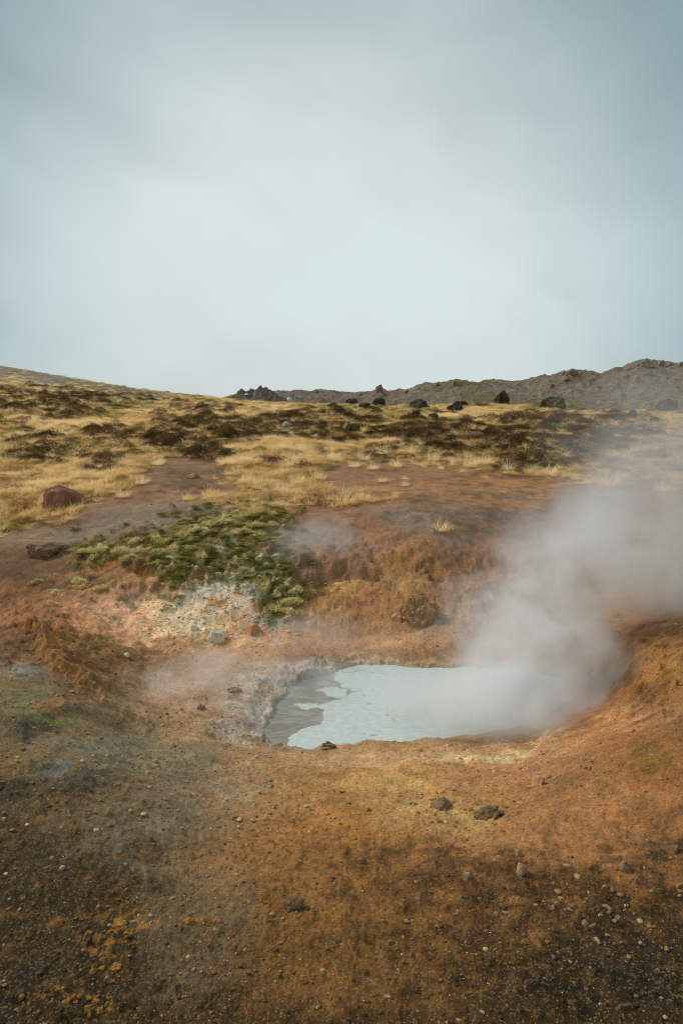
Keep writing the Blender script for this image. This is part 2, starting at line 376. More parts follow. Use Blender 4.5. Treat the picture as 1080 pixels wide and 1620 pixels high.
# ground under the plants
paint((168, 136, 84), gw); paint((198, 168, 116), gw * pale); paint((128, 94, 56), gw * sstep(.05, .5, fbm(LU * 40, LV * 50, 3, 193)) * (1 - .7 * pale)); paint((146, 138, 64), green * .85); paint((80, 60, 35), heath * .9); paint((132, 108, 66), moss * .7); paint((76, 78, 32), moss * sstep(-.05, .4, q3)); paint((170, 158, 128), moss * sstep(.25, .55, q2 - .4 * q3))
ash = blob(50, 592, 80, 11, 4, .7, .6) * (RR > 20) * (RR < 90); paint((128, 120, 110), ash); paint((112, 98, 70), .85 * scrub); paint((128, 122, 112), .7 * ash)
paint((120, 100, 66), .8 * sstep(64, 80, RR))
Cc *= (1 + .16 * q3 + .12 * q2)[..., None]

# ---------------------------------------------------------------- relief
pool_px = [(410, 1171), (425, 1179), (445, 1183), (460, 1185), (480, 1188), (500, 1186), (512, 1181), (540, 1181), (580, 1173), (610, 1175), (640, 1176), (700, 1168), (740, 1166), (790, 1158), (840, 1143), (880, 1125), (905, 1105),
           (900, 1085), (870, 1070), (820, 1060), (740, 1056), (650, 1057), (610, 1052), (570, 1051), (530, 1063), (505, 1069), (475, 1077), (452, 1086), (446, 1091), (458, 1098), (437, 1111), (432, 1130), (420, 1152)]
pool_w = np.array([pt(a, b, z=POOL_Z)[:2] for a, b in pool_px])
near = (RR < 14) & front
sd = np.full(X.shape, 9.0)
sd[near] = poly_sd(X[near], Y[near], pool_w)
mid = RR < 70
det = np.zeros_like(X)
soil = (1 - gw)
det += sstep(30, 10, RR) * soil * (.040 * fbm(X * 1.3, Y * 1.3, 3, 3) + .010 * fbm(X * 6, Y * 6, 3, 5))
fine = sstep(12, 5, RR)
det += fine * soil * (.0040 * fbm(X * 22, Y * 22, 3, 7) + .0020 * fbm(X * 75, Y * 75, 2, 9) * sstep(6.5, 3.5, RR))
det += .0045 * fine * soil * np.maximum(fbm(X * 34, Y * 34, 2, 19), 0) ** 1.5 * 2
# hummocky turf
hum = fbm(X * .9, Y * .9, 3, 13); hum2 = fbm(X * .28, Y * .28, 3, 15)
det += gw * sstep(66, 45, RR) * (.12 * hum * np.minimum(1, 12 / RR) ** .2 + .20 * hum2 * sstep(9, 24, RR) * sstep(52, 30, RR) + .05 * np.abs(fbm(X * 2.4, Y * 2.4, 2, 17)))
det += heath * .10 * sstep(66, 50, RR) * sstep(12, 16, RR)
# craggy crater walls
wall = np.maximum.reduce([blob(330, 950, 210, 55, 0, .5), blob(600, 920, 140, 75, 0, .5), blob(800, 930, 130, 60, 0, .5), blob(1010, 1060, 100, 60, 0, .5), .8 * blob(90, 990, 160, 55, 10, .6)])
det += wall * (1 - .6 * blob(300, 965, 120, 40, 0, .6)) * (1 - .45 * blob(590, 930, 160, 80, 0, .5)) * (.075 * (ridged(X * 2.1, Y * 2.1, 5, 23) - .6) + .04 * np.abs(fbm(X * 4.5, Y * 4.5, 4, 24)) + .024 * fbm(X * 9, Y * 9, 4, 25) + .012 * fbm(X * 30, Y * 30, 2, 27))
det += moss * (.05 * np.abs(fbm(X * 5, Y * 5, 3, 29)) + .03)
# overhanging lip with a hollow below it, back wall
det += .05 * blob(540, 888, 60, 12, 8, .6, .5) - .07 * blob(555, 910, 70, 8, 8, .5, .6) - .06 * blob(700, 900, 24, 10, 20, .5, .6)
det += .07 * blob(118, 1062, 100, 9, 44, .8, .15) + .05 * blob(60, 1000, 80, 10, 20, .8, .3)
# runnels in the soft grey bank left of the pool
bank = blob(400, 1110, 75, 55, 0, .6, .3) + blob(470, 1065, 60, 14, -14, .6, .3)
bank = np.clip(bank, 0, 1) * (sd > -.05)
det += bank * (.045 * (ridged(X * 3.5 + Y * 1.5, Y * 7 - X * 3, 4, 33) - .55) + .02 * fbm(X * 24, Y * 24, 3, 35))
Z = Z0 + det * (1 - .85 * sstep(.25, .0, np.abs(sd)) * (bank < .3))
sdn = sd + .035 * fbm(X * 6, Y * 6, 3, 37) + .012 * fbm(X * 28, Y * 28, 2, 39)
bamp = .018 + .045 * bank
lo = POOL_Z + np.clip(sdn * .10, 0, .06) + bamp * sstep(0, .07 + .16 * bank, sdn)
Z = np.where(sdn > 0, np.maximum(Z, lo), np.minimum(Z, POOL_Z) - np.clip(-sdn * 1.2, 0, .35))
# colours that belong to the shore
paint((192, 182, 168), np.clip(bank, 0, 1) * sstep(.6, .2, sd + .12 * q2) * (.7 + .5 * q3)); paint((158, 150, 136), .85 * sstep(.06, .0, sdn) * (PX < 600)); paint((146, 100, 60), .6 * bank * sstep(.2, .6, q3 + q2)); paint((176, 136, 100), .7 * sstep(.2, .05, np.abs(sdn)) * (PX > 560) * (PY < 1080)); paint((186, 168, 148), .6 * sstep(.3, .05, np.abs(sdn)) * (PX > 540) * (PX < 720) * (PY < 1060) * sstep(-.2, .5, q3))
paint((150, 140, 126), sstep(0, -.02, sdn))
wet = np.clip(.5 * sstep(.12, 0, sdn) + .55 * np.maximum.reduce([blob(104, 1216, 28, 14, 0, .5, .4), blob(50, 1066, 70, 9, 6, .7, .5), blob(30, 1160, 34, 7, 0, .7, .5)]), 0, 1)

verts = np.stack([X, Y, Z], -1).reshape(-1, 3)
I, J = np.meshgrid(np.arange(NR - 1), np.arange(NC), indexing='ij'); J2 = (J + 1) % NC
faces = np.stack([I * NC + J, I * NC + J2, (I + 1) * NC + J2, (I + 1) * NC + J], -1).reshape(-1, 4)
gme = mesh_np('ground', verts, faces)
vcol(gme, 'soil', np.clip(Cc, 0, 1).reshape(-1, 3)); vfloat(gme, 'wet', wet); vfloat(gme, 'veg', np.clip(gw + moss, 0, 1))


def samp(g, x, y):
    th = np.arctan2(x, y); lr = np.log(np.maximum(np.hypot(x, y), .5))
    return bil(g, np.interp(lr, lrows, np.arange(NR)), np.interp(th, cols, np.arange(NC)))


def hit(px, py, tmax=140):
    d = ray(px, py); ts = np.geomspace(1.2, tmax, 2600)
    P = np.array([0, 0, H]) + ts[:, None] * d
    zt = samp(Z, P[:, 0], P[:, 1]); k = np.nonzero(P[:, 2] < zt)[0]
    if len(k) == 0:
        k = [np.argmin(P[:, 2] - zt)]
    p = P[k[0]].copy(); p[2] = zt[k[0]]
    return p


def px_size(p):
    """metres covered by one photo pixel at p"""
    return (p[1] * CP - (p[2] - H) * SP) / F


# ------------------------------------------------------------------ materials
def newmat(name):
    m = bpy.data.materials.new(name); m.use_nodes = True
    nt = m.node_tree; b = nt.nodes['Principled BSDF']
    return m, nt.nodes, nt.links, b


def noise(nodes, links, scale, detail=4, rough=.55, vec=None, dist=0):
    t = N(nodes, 'ShaderNodeTexNoise'); setin(t, Scale=scale, Detail=detail, Roughness=rough, Distortion=dist)
    if vec is not None: links.new(vec, t.inputs['Vector'])
    return t


def maprange(nodes, links, src, a, b, c_, d):
    t = N(nodes, 'ShaderNodeMapRange'); setin(t, From_Min=a, From_Max=b, To_Min=c_, To_Max=d); links.new(src, t.inputs['Value']); return t.outputs[0]


def mul(nodes, links, colr, fac):
    t = N(nodes, 'ShaderNodeMix', data_type='RGBA', blend_type='MULTIPLY'); t.inputs['Factor'].default_value = 1
    links.new(colr, t.inputs['A']); links.new(fac, t.inputs['B']); return t.outputs['Result']


def mixc(nodes, links, fac, a, b):
    t = N(nodes, 'ShaderNodeMix', data_type='RGBA')
    for s, v in (('Factor', fac), ('A', a), ('B', b)):
        if hasattr(v, 'links'): links.new(v, t.inputs[s])
        else: t.inputs[s].default_value = v
    return t.outputs['Result']


def ground_mat():
    m, nd, lk, b = newmat('hydrothermal_soil')
    geo = N(nd, 'ShaderNodeNewGeometry').outputs['Position']
    at = N(nd, 'ShaderNodeAttribute', attribute_name='soil'); wt = N(nd, 'ShaderNodeAttribute', attribute_name='wet')
    n1 = noise(nd, lk, 45, 4, .65, geo); n2 = noise(nd, lk, 170, 3, .7, geo); n3 = noise(nd, lk, 7, 5, .6, geo); n4 = noise(nd, lk, 1.6, 5, .6, geo)
    f = mul(nd, lk, at.outputs['Color'], maprange(nd, lk, n1.outputs['Fac'], .3, .7, .62, 1.40))
    f = mul(nd, lk, f, maprange(nd, lk, n2.outputs['Fac'], .3, .7, .5, 1.55))
    f = mul(nd, lk, f, maprange(nd, lk, n3.outputs['Fac'], .3, .7, .76, 1.22))
    f = mul(nd, lk, f, maprange(nd, lk, n4.outputs['Fac'], .3, .7, .85, 1.14))
    # mineral grains: ochre here, grey there
    vo = N(nd, 'ShaderNodeTexVoronoi'); setin(vo, Scale=150.0); lk.new(geo, vo.inputs['Vector'])
    sp = N(nd, 'ShaderNodeSeparateColor'); lk.new(vo.outputs['Color'], sp.inputs[0])
    grain = maprange(nd, lk, sp.outputs[0], .80, .9, 0, .32)
    gcol = mixc(nd, lk, sp.outputs[1], S4(168, 116, 58), S4(140, 122, 98))
    f = mixc(nd, lk, grain, f, gcol)
    lk.new(f, b.inputs['Base Color'])
    lk.new(maprange(nd, lk, wt.outputs['Fac'], 0, 1, .92, .28), b.inputs['Roughness'])
    b.inputs['Specular IOR Level'].default_value = .3
    bp = N(nd, 'ShaderNodeBump'); setin(bp, Strength=.4, Distance=.008)
    lk.new(n1.outputs['Fac'], bp.inputs['Height'])
    bp2 = N(nd, 'ShaderNodeBump'); setin(bp2, Strength=.5, Distance=.004)
    lk.new(n2.outputs['Fac'], bp2.inputs['Height']); lk.new(bp.outputs[0], bp2.inputs['Normal']); lk.new(bp2.outputs[0], b.inputs['Normal'])
    return m


def rock_mat(name, c1, c2, c3=None, moss_c=None, scale=6, rough=.9, bump=.006):
    """two-tone rock, lichen specks c3, moss_c on the upper faces"""
    m, nd, lk, b = newmat(name)
    tcn = N(nd, 'ShaderNodeTexCoord').outputs['Object']; oi = N(nd, 'ShaderNodeObjectInfo')
    off = N(nd, 'ShaderNodeVectorMath', operation='ADD'); lk.new(tcn, off.inputs[0]); lk.new(oi.outputs['Random'], off.inputs[1])
    v = off.outputs[0]
    n1 = noise(nd, lk, scale, 6, .65, v); n2 = noise(nd, lk, scale * 7, 4, .7, v)
    f = mixc(nd, lk, maprange(nd, lk, n1.outputs['Fac'], .38, .62, 0, 1), S4(*c1), S4(*c2))
    if c3:
        n3 = noise(nd, lk, scale * 3, 5, .7, v)
        f = mixc(nd, lk, maprange(nd, lk, n3.outputs['Fac'], .56, .66, 0, .8), f, S4(*c3))
    if moss_c:
        g = N(nd, 'ShaderNodeNewGeometry'); sx = N(nd, 'ShaderNodeSeparateXYZ'); lk.new(g.outputs['Normal'], sx.inputs[0])
        ad = N(nd, 'ShaderNodeMath', operation='ADD'); lk.new(sx.outputs['Z'], ad.inputs[0]); lk.new(maprange(nd, lk, n1.outputs['Fac'], .3, .7, -.7, .7), ad.inputs[1])
        f = mixc(nd, lk, maprange(nd, lk, ad.outputs[0], .35, .85, 0, .95), f, S4(*moss_c))
    f = mul(nd, lk, f, maprange(nd, lk, n2.outputs['Fac'], .3, .7, .7, 1.3))
    f = mul(nd, lk, f, maprange(nd, lk, oi.outputs['Random'], 0, 1, .85, 1.12))
    lk.new(f, b.inputs['Base Color']); b.inputs['Roughness'].default_value = rough; b.inputs['Specular IOR Level'].default_value = .15
    bp = N(nd, 'ShaderNodeBump'); setin(bp, Strength=.4, Distance=bump); lk.new(n2.outputs['Fac'], bp.inputs['Height']); lk.new(bp.outputs[0], b.inputs['Normal'])
    return m


def blade_mat(name, c1, c2, c3):
    """plant blades: tint of the clump decides between three colours"""
    m, nd, lk, b = newmat(name)
    ti = N(nd, 'ShaderNodeAttribute', attribute_name='tint', attribute_type='INSTANCER'); bl = N(nd, 'ShaderNodeAttribute', attribute_name='blade')
    oi = N(nd, 'ShaderNodeAttribute', attribute_name='["tint"]', attribute_type='OBJECT')
    ad = N(nd, 'ShaderNodeMath', operation='ADD'); lk.new(ti.outputs['Fac'], ad.inputs[0]); lk.new(oi.outputs['Fac'], ad.inputs[1])
    ad2 = N(nd, 'ShaderNodeMath', operation='ADD'); lk.new(ad.outputs[0], ad2.inputs[0]); lk.new(maprange(nd, lk, bl.outputs['Fac'], 0, 1, -.28, .28), ad2.inputs[1])
    r = N(nd, 'ShaderNodeValToRGB'); e = r.color_ramp.elements
    e[0].position = 0; e[0].color = S4(*c1); e[1].position = 1; e[1].color = S4(*c3); k = e.new(.5); k.color = S4(*c2)
    lk.new(ad2.outputs[0], r.inputs[0]); lk.new(r.outputs[0], b.inputs['Base Color'])
    b.inputs['Roughness'].default_value = .7; b.inputs['Specular IOR Level'].default_value = .2
    tr = N(nd, 'ShaderNodeBsdfTranslucent'); lk.new(r.outputs[0], tr.inputs[0])
    mx = N(nd, 'ShaderNodeMixShader'); mx.inputs[0].default_value = .5; lk.new(b.outputs[0], mx.inputs[1]); lk.new(tr.outputs[0], mx.inputs[2])
    lk.new(mx.outputs[0], nd['Material Output'].inputs['Surface'])
    return m


M = {}
M['soil'] = ground_mat()
M['red_rock'] = rock_mat('reddish_rock', (150, 104, 82), (118, 80, 62), (172, 132, 108), None, 4)
M['grey_rock'] = rock_mat('grey_rock', (150, 122, 90), (112, 90, 66), (176, 148, 114), None, 5)
M['brown_rock'] = rock_mat('brown_rock', (150, 116, 88), (118, 90, 68), (174, 142, 112), None, 5)
M['mossy_rock'] = rock_mat('mossy_lava_rock', (70, 64, 54), (44, 40, 34), (104, 98, 84), (92, 96, 50), 5)
M['dark_rock'] = rock_mat('dark_lava_rock', (64, 57, 48), (40, 36, 30), (96, 88, 76), (74, 76, 42), 6)
M['clod'] = rock_mat('dark_clod', (128, 102, 72), (84, 66, 46), (156, 120, 80), None, 9)
M['white_stone'] = rock_mat('bleached_stone', (222, 212, 196), (196, 184, 164), (220, 194, 154), None, 6)
M['pink_stone'] = rock_mat('pinkish_stone', (190, 146, 108), (164, 122, 86), (198, 166, 128), None, 6)
M['crust_rock'] = rock_mat('encrusted_rock', (178, 138, 92), (140, 104, 66), (198, 172, 132), None, 9)
M['mud'] = rock_mat('dried_mud', (168, 138, 104), (130, 106, 78), (186, 160, 128), None, 14)
M['pebble'] = rock_mat('pebble', (154, 120, 82), (122, 94, 62), None, None, 4, .9, .0006)
M['pale_pebble'] = rock_mat('pale_pebble', (176, 148, 112), (150, 122, 88), None, None, 4, .9, .0006)
M['ochre_pebble'] = rock_mat('ochre_clod', (158, 108, 50), (118, 78, 34), (186, 142, 70), None, 4, .9, .0006)
M['grey_pebble'] = rock_mat('grey_pebble', (140, 114, 84), (112, 90, 66), None, None, 4, .9, .0006)
M['ridge'] = None
M['straw'] = blade_mat('straw_grass', (172, 138, 78), (236, 202, 144), (248, 228, 184))
M['heath'] = blade_mat('heath_leaves', (44, 36, 18), (88, 64, 35), (150, 118, 68))
M['mossfuzz'] = blade_mat('moss_fuzz', (96, 102, 36), (172, 162, 84), (222, 208, 152))

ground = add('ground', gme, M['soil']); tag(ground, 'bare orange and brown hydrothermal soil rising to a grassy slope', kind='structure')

# ------------------------------------------------------------------ mud pool
x0, y0 = pool_w.min(0) - .06; x1, y1 = pool_w.max(0) + .06
nx, ny = 420, 320
PXg, PYg = np.meshgrid(np.linspace(x0, x1, nx), np.linspace(y0, y1, ny))
ppx, ppy = proj(PXg, PYg, np.full(PXg.shape, POOL_Z))
DARK = [(395, 1178), (430, 1195), (451, 1186), (457, 1166), (485, 1151), (507, 1147), (513, 1132), (510, 1122), (500, 1121), (480, 1121), (463, 1113), (485, 1115), (515, 1112), (541, 1105), (520, 1102), (512, 1095),
        (500, 1090), (520, 1087), (547, 1090), (548, 1097), (568, 1094), (555, 1092), (540, 1083), (529, 1078), (533, 1070), (515, 1060), (440, 1075), (425, 1110), (395, 1150)]
wx = 5 * fbm(PXg * 9, PYg * 9, 3, 51); wy = 3 * fbm(PXg * 9, PYg * 9, 3, 53)
dsd = poly_sd(ppx + wx, (ppy + wy), DARK)
film = sstep(-1.6, 1.2, dsd + 1.2 * fbm(PXg * 30, PYg * 30, 2, 59))
# thin cracks in the film
crk = np.ones_like(film)
for line in ([(540, 1152), (562, 1152), (575, 1160), (590, 1164), (605, 1163)], [(565, 1094), (588, 1092), (600, 1096)], [(610, 1120), (612, 1132), (625, 1142)], [(570, 1100), (577, 1102)], [(580, 1112), (592, 1118)], [(545, 1064), (570, 1062), (610, 1067)], [(495, 1153), (505, 1152)], [(650, 1110), (668, 1116)]):
    L = np.array(line, float)
    for a, b in zip(L[:-1], L[1:]):
        e = b - a; t = np.clip(((ppx - a[0]) * e[0] + (ppy - a[1]) * e[1]) / (e @ e), 0, 1)
        d = np.hypot(ppx + wx * .8 - a[0] - t * e[0], (ppy + wy * .8 - a[1] - t * e[1]) * 1.4)
        crk = np.minimum(crk, sstep(.5, 1.5, d + .8 * fbm(PXg * 14, PYg * 14, 2, 57)))
crk = 1 - (1 - crk) * .75
rip = .0005 * fbm(PXg * 14, PYg * 30, 3, 55)
pz = POOL_Z + film * .003 * crk + rip
inside = poly_sd(PXg, PYg, pool_w) < .05
idx = np.full(PXg.shape, -1); idx[inside] = np.arange(inside.sum())
q = np.stack([idx[:-1, :-1], idx[:-1, 1:], idx[1:, 1:], idx[1:, :-1]], -1).reshape(-1, 4); q = q[(q >= 0).all(1)]
pme = mesh_np('mud_pool', np.stack([PXg, PYg, pz], -1)[inside], q)
vfloat(pme, 'film', (film * crk)[inside])
m, nd, lk, b = newmat('mud_water')
geo = N(nd, 'ShaderNodeNewGeometry').outputs['Position']
mpp = N(nd, 'ShaderNodeMapping'); mpp.inputs['Scale'].default_value = (1, 2.0, 1); lk.new(geo, mpp.inputs[0])
fa = N(nd, 'ShaderNodeAttribute', attribute_name='film')
sw = noise(nd, lk, 4.5, 5, .55, mpp.outputs[0], 1.6); sw2 = noise(nd, lk, 16, 5, .6, mpp.outputs[0], .5)
dk = mixc(nd, lk, maprange(nd, lk, sw.outputs['Fac'], .4, .62, 0, 1), S4(122, 110, 94), S4(146, 148, 142))
lt = mixc(nd, lk, maprange(nd, lk, sw2.outputs['Fac'], .3, .7, 0, 1), S4(176, 184, 180), S4(198, 206, 202))
lk.new(mixc(nd, lk, fa.outputs['Fac'], dk, lt), b.inputs['Base Color'])
lk.new(maprange(nd, lk, fa.outputs['Fac'], 0, 1, .3, .5), b.inputs['Roughness'])
bp = N(nd, 'ShaderNodeBump'); setin(bp, Strength=.12, Distance=.008); lk.new(sw2.outputs['Fac'], bp.inputs['Height']); lk.new(bp.outputs[0], b.inputs['Normal'])
pool = add('mud_pool', pme, m); tag(pool, 'steaming pale grey mud pool in the orange crater', kind='structure')

# ------------------------------------------------------------------ rocks
_ico = {}


def ico(sub):
    if sub == 0:
        return np.array([[1, 0, 0], [-1, 0, 0], [0, 1, 0], [0, -1, 0], [0, 0, 1], [0, 0, -1]], float), np.array([[0, 2, 4], [2, 1, 4], [1, 3, 4], [3, 0, 4], [2, 0, 5], [1, 2, 5], [3, 1, 5], [0, 3, 5]])
    if sub not in _ico:
        bm = bmesh.new(); bmesh.ops.create_icosphere(bm, subdivisions=sub, radius=1)
        v = np.array([x.co[:] for x in bm.verts]); f = np.array([[x.index for x in p.verts] for p in bm.faces]); bm.free()
        _ico[sub] = (v, f)
    return _ico[sub][0].copy(), _ico[sub][1]


def n3(v, f, s):
    return (gn(v[:, 0] * f + s * 1.7, v[:, 1] * f + v[:, 2] * f * .7, s) + gn(v[:, 2] * f + 3.1, v[:, 0] * f - v[:, 1] * f * .6 + s, s + 5)) * .6


def rock_mesh(name, seed, sub=4, cuts=9, rough=.10, fine_=.03, size=(1, 1, 1), base=-.25, flat=True, lump=.0):
    r = np.random.default_rng(seed); v, f = ico(sub)
    if lump: v *= (1 + lump * n3(v, 1.6, seed + 3))[:, None]
    for i in range(cuts):
        nv = r.normal(size=3); nv[2] = nv[2] * .8 + .15; nv /= np.linalg.norm(nv); d = r.uniform(.52, .88)
        k = v @ nv - d; v -= np.where(k > 0, k * .93, 0)[:, None] * nv
    v *= (1 + rough * n3(v, 2.2, seed) + fine_ * n3(v, 7, seed + 9) + fine_ * .5 * n3(v, 17, seed + 19))[:, None]
    v[:, 2] = np.maximum(v[:, 2], base - .05)
    v[:, 2] -= base
    zm = v[:, 2].max(); v[:, 2] = .6 * v[:, 2] + .4 * zm * np.sin(np.clip(v[:, 2] / zm, 0, 1) * 1.5708)
    v += .5 * fine_ * np.stack([n3(v, 9, seed + 31), n3(v, 9, seed + 41), n3(v, 11, seed + 51)], -1)
    v *= np.array([.5 / max(abs(v[:, 0]).max(), .01), .5 / max(abs(v[:, 1]).max(), .01), 1 / v[:, 2].max()])
    return mesh_np(name, v * np.array(size), f, smooth=not flat)


def place_rock(name, px, py, wpx, hpx, seed, mat, label, cat='rock', group=None, depth=.9, rz=None, sink=.12, **kw):
    p = hit(px, py); s = px_size(p); w, h = wpx * s, hpx * s
    me = rock_mesh(name, seed, size=(w, w * depth, h * (1 + sink)), **kw)
    o = add(name, me, mat, loc=(p[0], p[1] + w * depth * .35, samp(Z, np.array([p[0]]), np.array([p[1] + w * depth * .35]))[0] - h * sink))
    o.location.z = min(o.location.z, p[2] + .02 * h) if abs(o.location.z - p[2]) > h * .5 else o.location.z
    o.rotation_euler.z = 0 if rz is None else rz
    if wpx > 25: o.rotation_euler.y = .12
    return tag(o, label, cat, group)


def tuck(v):
    return v


place_rock('boulder', 95, 804, 70, 30, 3, M['red_rock'], 'reddish brown boulder half buried at the edge of the blond grass', 'boulder', cuts=8, rough=.12, fine_=.06, rz=.5, sink=.4, flat=True, depth=.8, sub=4)
place_rock('flat_rock', 70, 882, 72, 18, 12, M['brown_rock'], 'flat brown rock on bare soil beside the green moss', 'rock', cuts=7, rough=.16, fine_=.07, depth=.8, rz=.3, sink=.5)
place_rock('rock', 183, 727, 22, 13, 21, M['grey_rock'], 'small dark grey rock alone in the blond grass on the left', 'rock', cuts=8)
place_rock('rock', 305, 758, 20, 7, 22, M['grey_rock'], 'low dark grey stone on the bare patch between the grass', 'rock', cuts=8)
RIDGE = 'dark lava rocks on the slope'
place_rock('lava_outcrop', 795, 637, 31, 25, 31, M['mossy_rock'], 'pointed dark mossy lava rock standing on the slope crest', 'rock', RIDGE, sink=.3, cuts=5, rough=.3, fine_=.12, lump=.4)
place_rock('lava_outcrop', 879, 645, 48, 23, 32, M['mossy_rock'], 'broad domed mossy lava rock on the slope crest', 'rock', RIDGE, sink=.3, cuts=6, rough=.18, fine_=.1)
place_rock('lava_outcrop', 661, 648, 38, 12, 35, M['dark_rock'], 'widest dark humped lava rock in the middle of the slope', 'rock', RIDGE, sink=.3, cuts=5, rough=.25, fine_=.1)
place_rock('lava_outcrop', 600, 641, 22, 14, 34, M['dark_rock'], 'dark slanting lava rock on the skyline left of the widest hump', 'rock', RIDGE, sink=.3, cuts=7, rough=.25, fine_=.1)
place_rock('lava_outcrop', 684, 666, 23, 12, 135, M['mossy_rock'], 'squarish mossy lava block just below the widest hump', 'rock', RIDGE, sink=.3, cuts=9, rough=.15, fine_=.1)
place_rock('lava_outcrop', 719, 652, 30, 15, 36, M['dark_rock'], 'jagged dark lava rock right of the widest hump', 'rock', RIDGE, sink=.3, cuts=8, rough=.3, fine_=.12, lump=.4)
place_rock('lava_outcrop', 556, 632, 22, 9, 37, M['dark_rock'], 'low dark lava rock on the skyline near the middle', 'rock', RIDGE, sink=.3, cuts=8, rough=.2)
place_rock('lava_outcrop', 1063, 648, 46, 23, 38, M['dark_rock'], 'dark rounded lava rock in the steam at the right edge', 'rock', RIDGE, sink=.3, cuts=6, rough=.2, fine_=.08)
place_rock('lava_outcrop', 575, 646, 24, 9, 39, M['dark_rock'], 'low dark lava lump in green moss below the skyline', 'rock', RIDGE, sink=.3, cuts=7, rough=.2)
place_rock('lava_outcrop', 594, 650, 26, 8, 40, M['mossy_rock'], 'flat mossy lava lump beside the low dark lump', 'rock', RIDGE, sink=.3, cuts=7, rough=.2)
place_rock('lava_outcrop', 658, 658, 16, 8, 41, M['dark_rock'], 'small dark lava lump between the hump and the squarish block', 'rock', RIDGE, sink=.3, cuts=7, rough=.2)
place_rock('lava_outcrop', 867, 684, 32, 13, 42, M['mossy_rock'], 'green mossy hummock of lava below the domed rock', 'rock', RIDGE, sink=.3, cuts=4, rough=.1)
place_rock('lava_outcrop', 923, 645, 17, 6, 43, M['dark_rock'], 'small dark lava stone right of the domed rock', 'rock', RIDGE, sink=.3, cuts=8)
place_rock('lava_outcrop', 1000, 662, 20, 12, 44, M['dark_rock'], 'dark lava lump at the edge of the drifting steam', 'rock', RIDGE, sink=.3, cuts=6, rough=.2)
place_rock('lava_outcrop', 1036, 668, 18, 8, 45, M['dark_rock'], 'faint dark lava lump seen through the drifting steam', 'rock', RIDGE, sink=.3, cuts=6, rough=.2)
place_rock('lava_outcrop', 732, 641, 16, 7, 46, M['dark_rock'], 'small dark rock on the skyline left of the pointed rock', 'rock', RIDGE, sink=.3, cuts=8)
place_rock('lava_outcrop', 540, 655, 16, 7, 47, M['dark_rock'], 'small dark lava lump at the left of the lava lumps', 'rock', RIDGE, sink=.3, cuts=8)
place_rock('flat_rock', 756, 692, 28, 8, 51, M['grey_rock'], 'pale flat slab in the heath on the right slope', 'rock', None, cuts=10, depth=.6)
place_rock('rock', 729, 691, 15, 7, 52, M['grey_rock'], 'pale grey stone beside the flat slab in the heath', 'rock', None, cuts=10)
place_rock('rock', 452, 675, 12, 9, 53, M['white_stone'], 'pale round stone in the dark heath at mid slope', 'rock', None, cuts=7)
place_rock('rock', 432, 684, 14, 7, 54, M['grey_rock'], 'light grey stone below the pale round stone in heath', 'rock', None, cuts=9)
place_rock('rock', 549, 682, 18, 9, 55, M['grey_rock'], 'light grey stone at the left end of the heath band', 'rock', None, cuts=9)
place_rock('flat_rock', 1070, 748, 62, 13, 56, M['grey_rock'], 'flat dark grey slab at the right edge behind the steam', 'rock', None, cuts=8, depth=.6)
place_rock('stone', 609, 732, 14, 4, 57, M['grey_rock'], 'small dark flat stone among the blond tufts', 'stone', None, cuts=8)
# in and round the crater
place_rock('encrusted_rock', 664, 990, 88, 38, 61, M['crust_rock'], 'large mineral encrusted rock in the back wall of the crater', 'rock', None, cuts=5, rough=.3, fine_=.16, depth=.8, lump=.5, sub=5, sink=.4)
place_rock('stone', 628, 985, 19, 13, 62, M['pink_stone'], 'pale cream stone left of the encrusted rock', 'stone', None, cuts=9)
WS = 'bleached stones at the foot of the white wall'
place_rock('stone', 341, 1017, 30, 18, 63, M['white_stone'], 'largest white stone at the foot of the pale crater wall', 'stone', WS, cuts=18, depth=.7, fine_=.06, rz=.6, sink=.35)
place_rock('stone', 303, 999, 20, 14, 64, M['white_stone'], 'white stone left of the largest white stone', 'stone', WS, cuts=14, fine_=.05, sink=.3)
place_rock('stone', 396, 1005, 30, 16, 65, M['pink_stone'], 'pinkish stone at the foot of the pale crater wall', 'stone', WS, cuts=14, fine_=.05, sink=.4)
place_rock('stone', 200, 1040, 11, 7, 66, M['white_stone'], 'small pale stone on the left inner slope of the crater', 'stone', None, cuts=9)
place_rock('mud_clod', 519, 1186, 28, 9, 67, M['mud'], 'crumbly brown mud clod at the near edge of the pool', 'clod', None, cuts=3, rough=.35, fine_=.15, lump=.6)
place_rock('mud_clod', 318, 1123, 14, 6, 68, M['clod'], 'small dark clod on the grey bank left of the pool', 'clod', None, cuts=3, rough=.3, fine_=.12, lump=.5)
place_rock('mud_clod', 368, 1096, 28, 5, 69, M['mud'], 'low brown clod on the grey bank left of the pool', 'clod', None, cuts=3, rough=.3, fine_=.12, lump=.5)
place_rock('stone', 700, 1282, 42, 18, 71, M['grey_rock'], 'dark grey stone in front of the pool', 'stone', None, cuts=10, rough=.12, fine_=.06)
place_rock('mud_clod', 775, 1296, 50, 15, 72, M['clod'], 'dark crumbly clod right of the grey foreground stone', 'clod', None, cuts=3, rough=.3, fine_=.12, lump=.5)
place_rock('stone', 853, 1243, 26, 17, 73, M['pink_stone'], 'pale pinkish stone on the orange soil right of the pool', 'stone', None, cuts=12, sink=.4, fine_=.05)
place_rock('stone', 826, 1385, 18, 16, 74, M['pink_stone'], 'pinkish stone alone on the pink brown soil', 'stone', None, cuts=12, sink=.5, fine_=.05)
place_rock('stone', 989, 1382, 24, 14, 75, M['grey_rock'], 'grey stone on the soil near the right edge', 'stone', None, cuts=12, sink=.5, fine_=.05)
place_rock('mud_clod', 465, 1442, 36, 15, 76, M['clod'], 'dark grey clod on the foreground soil below the pool', 'clod', None, cuts=5, rough=.2, fine_=.1, lump=.4)
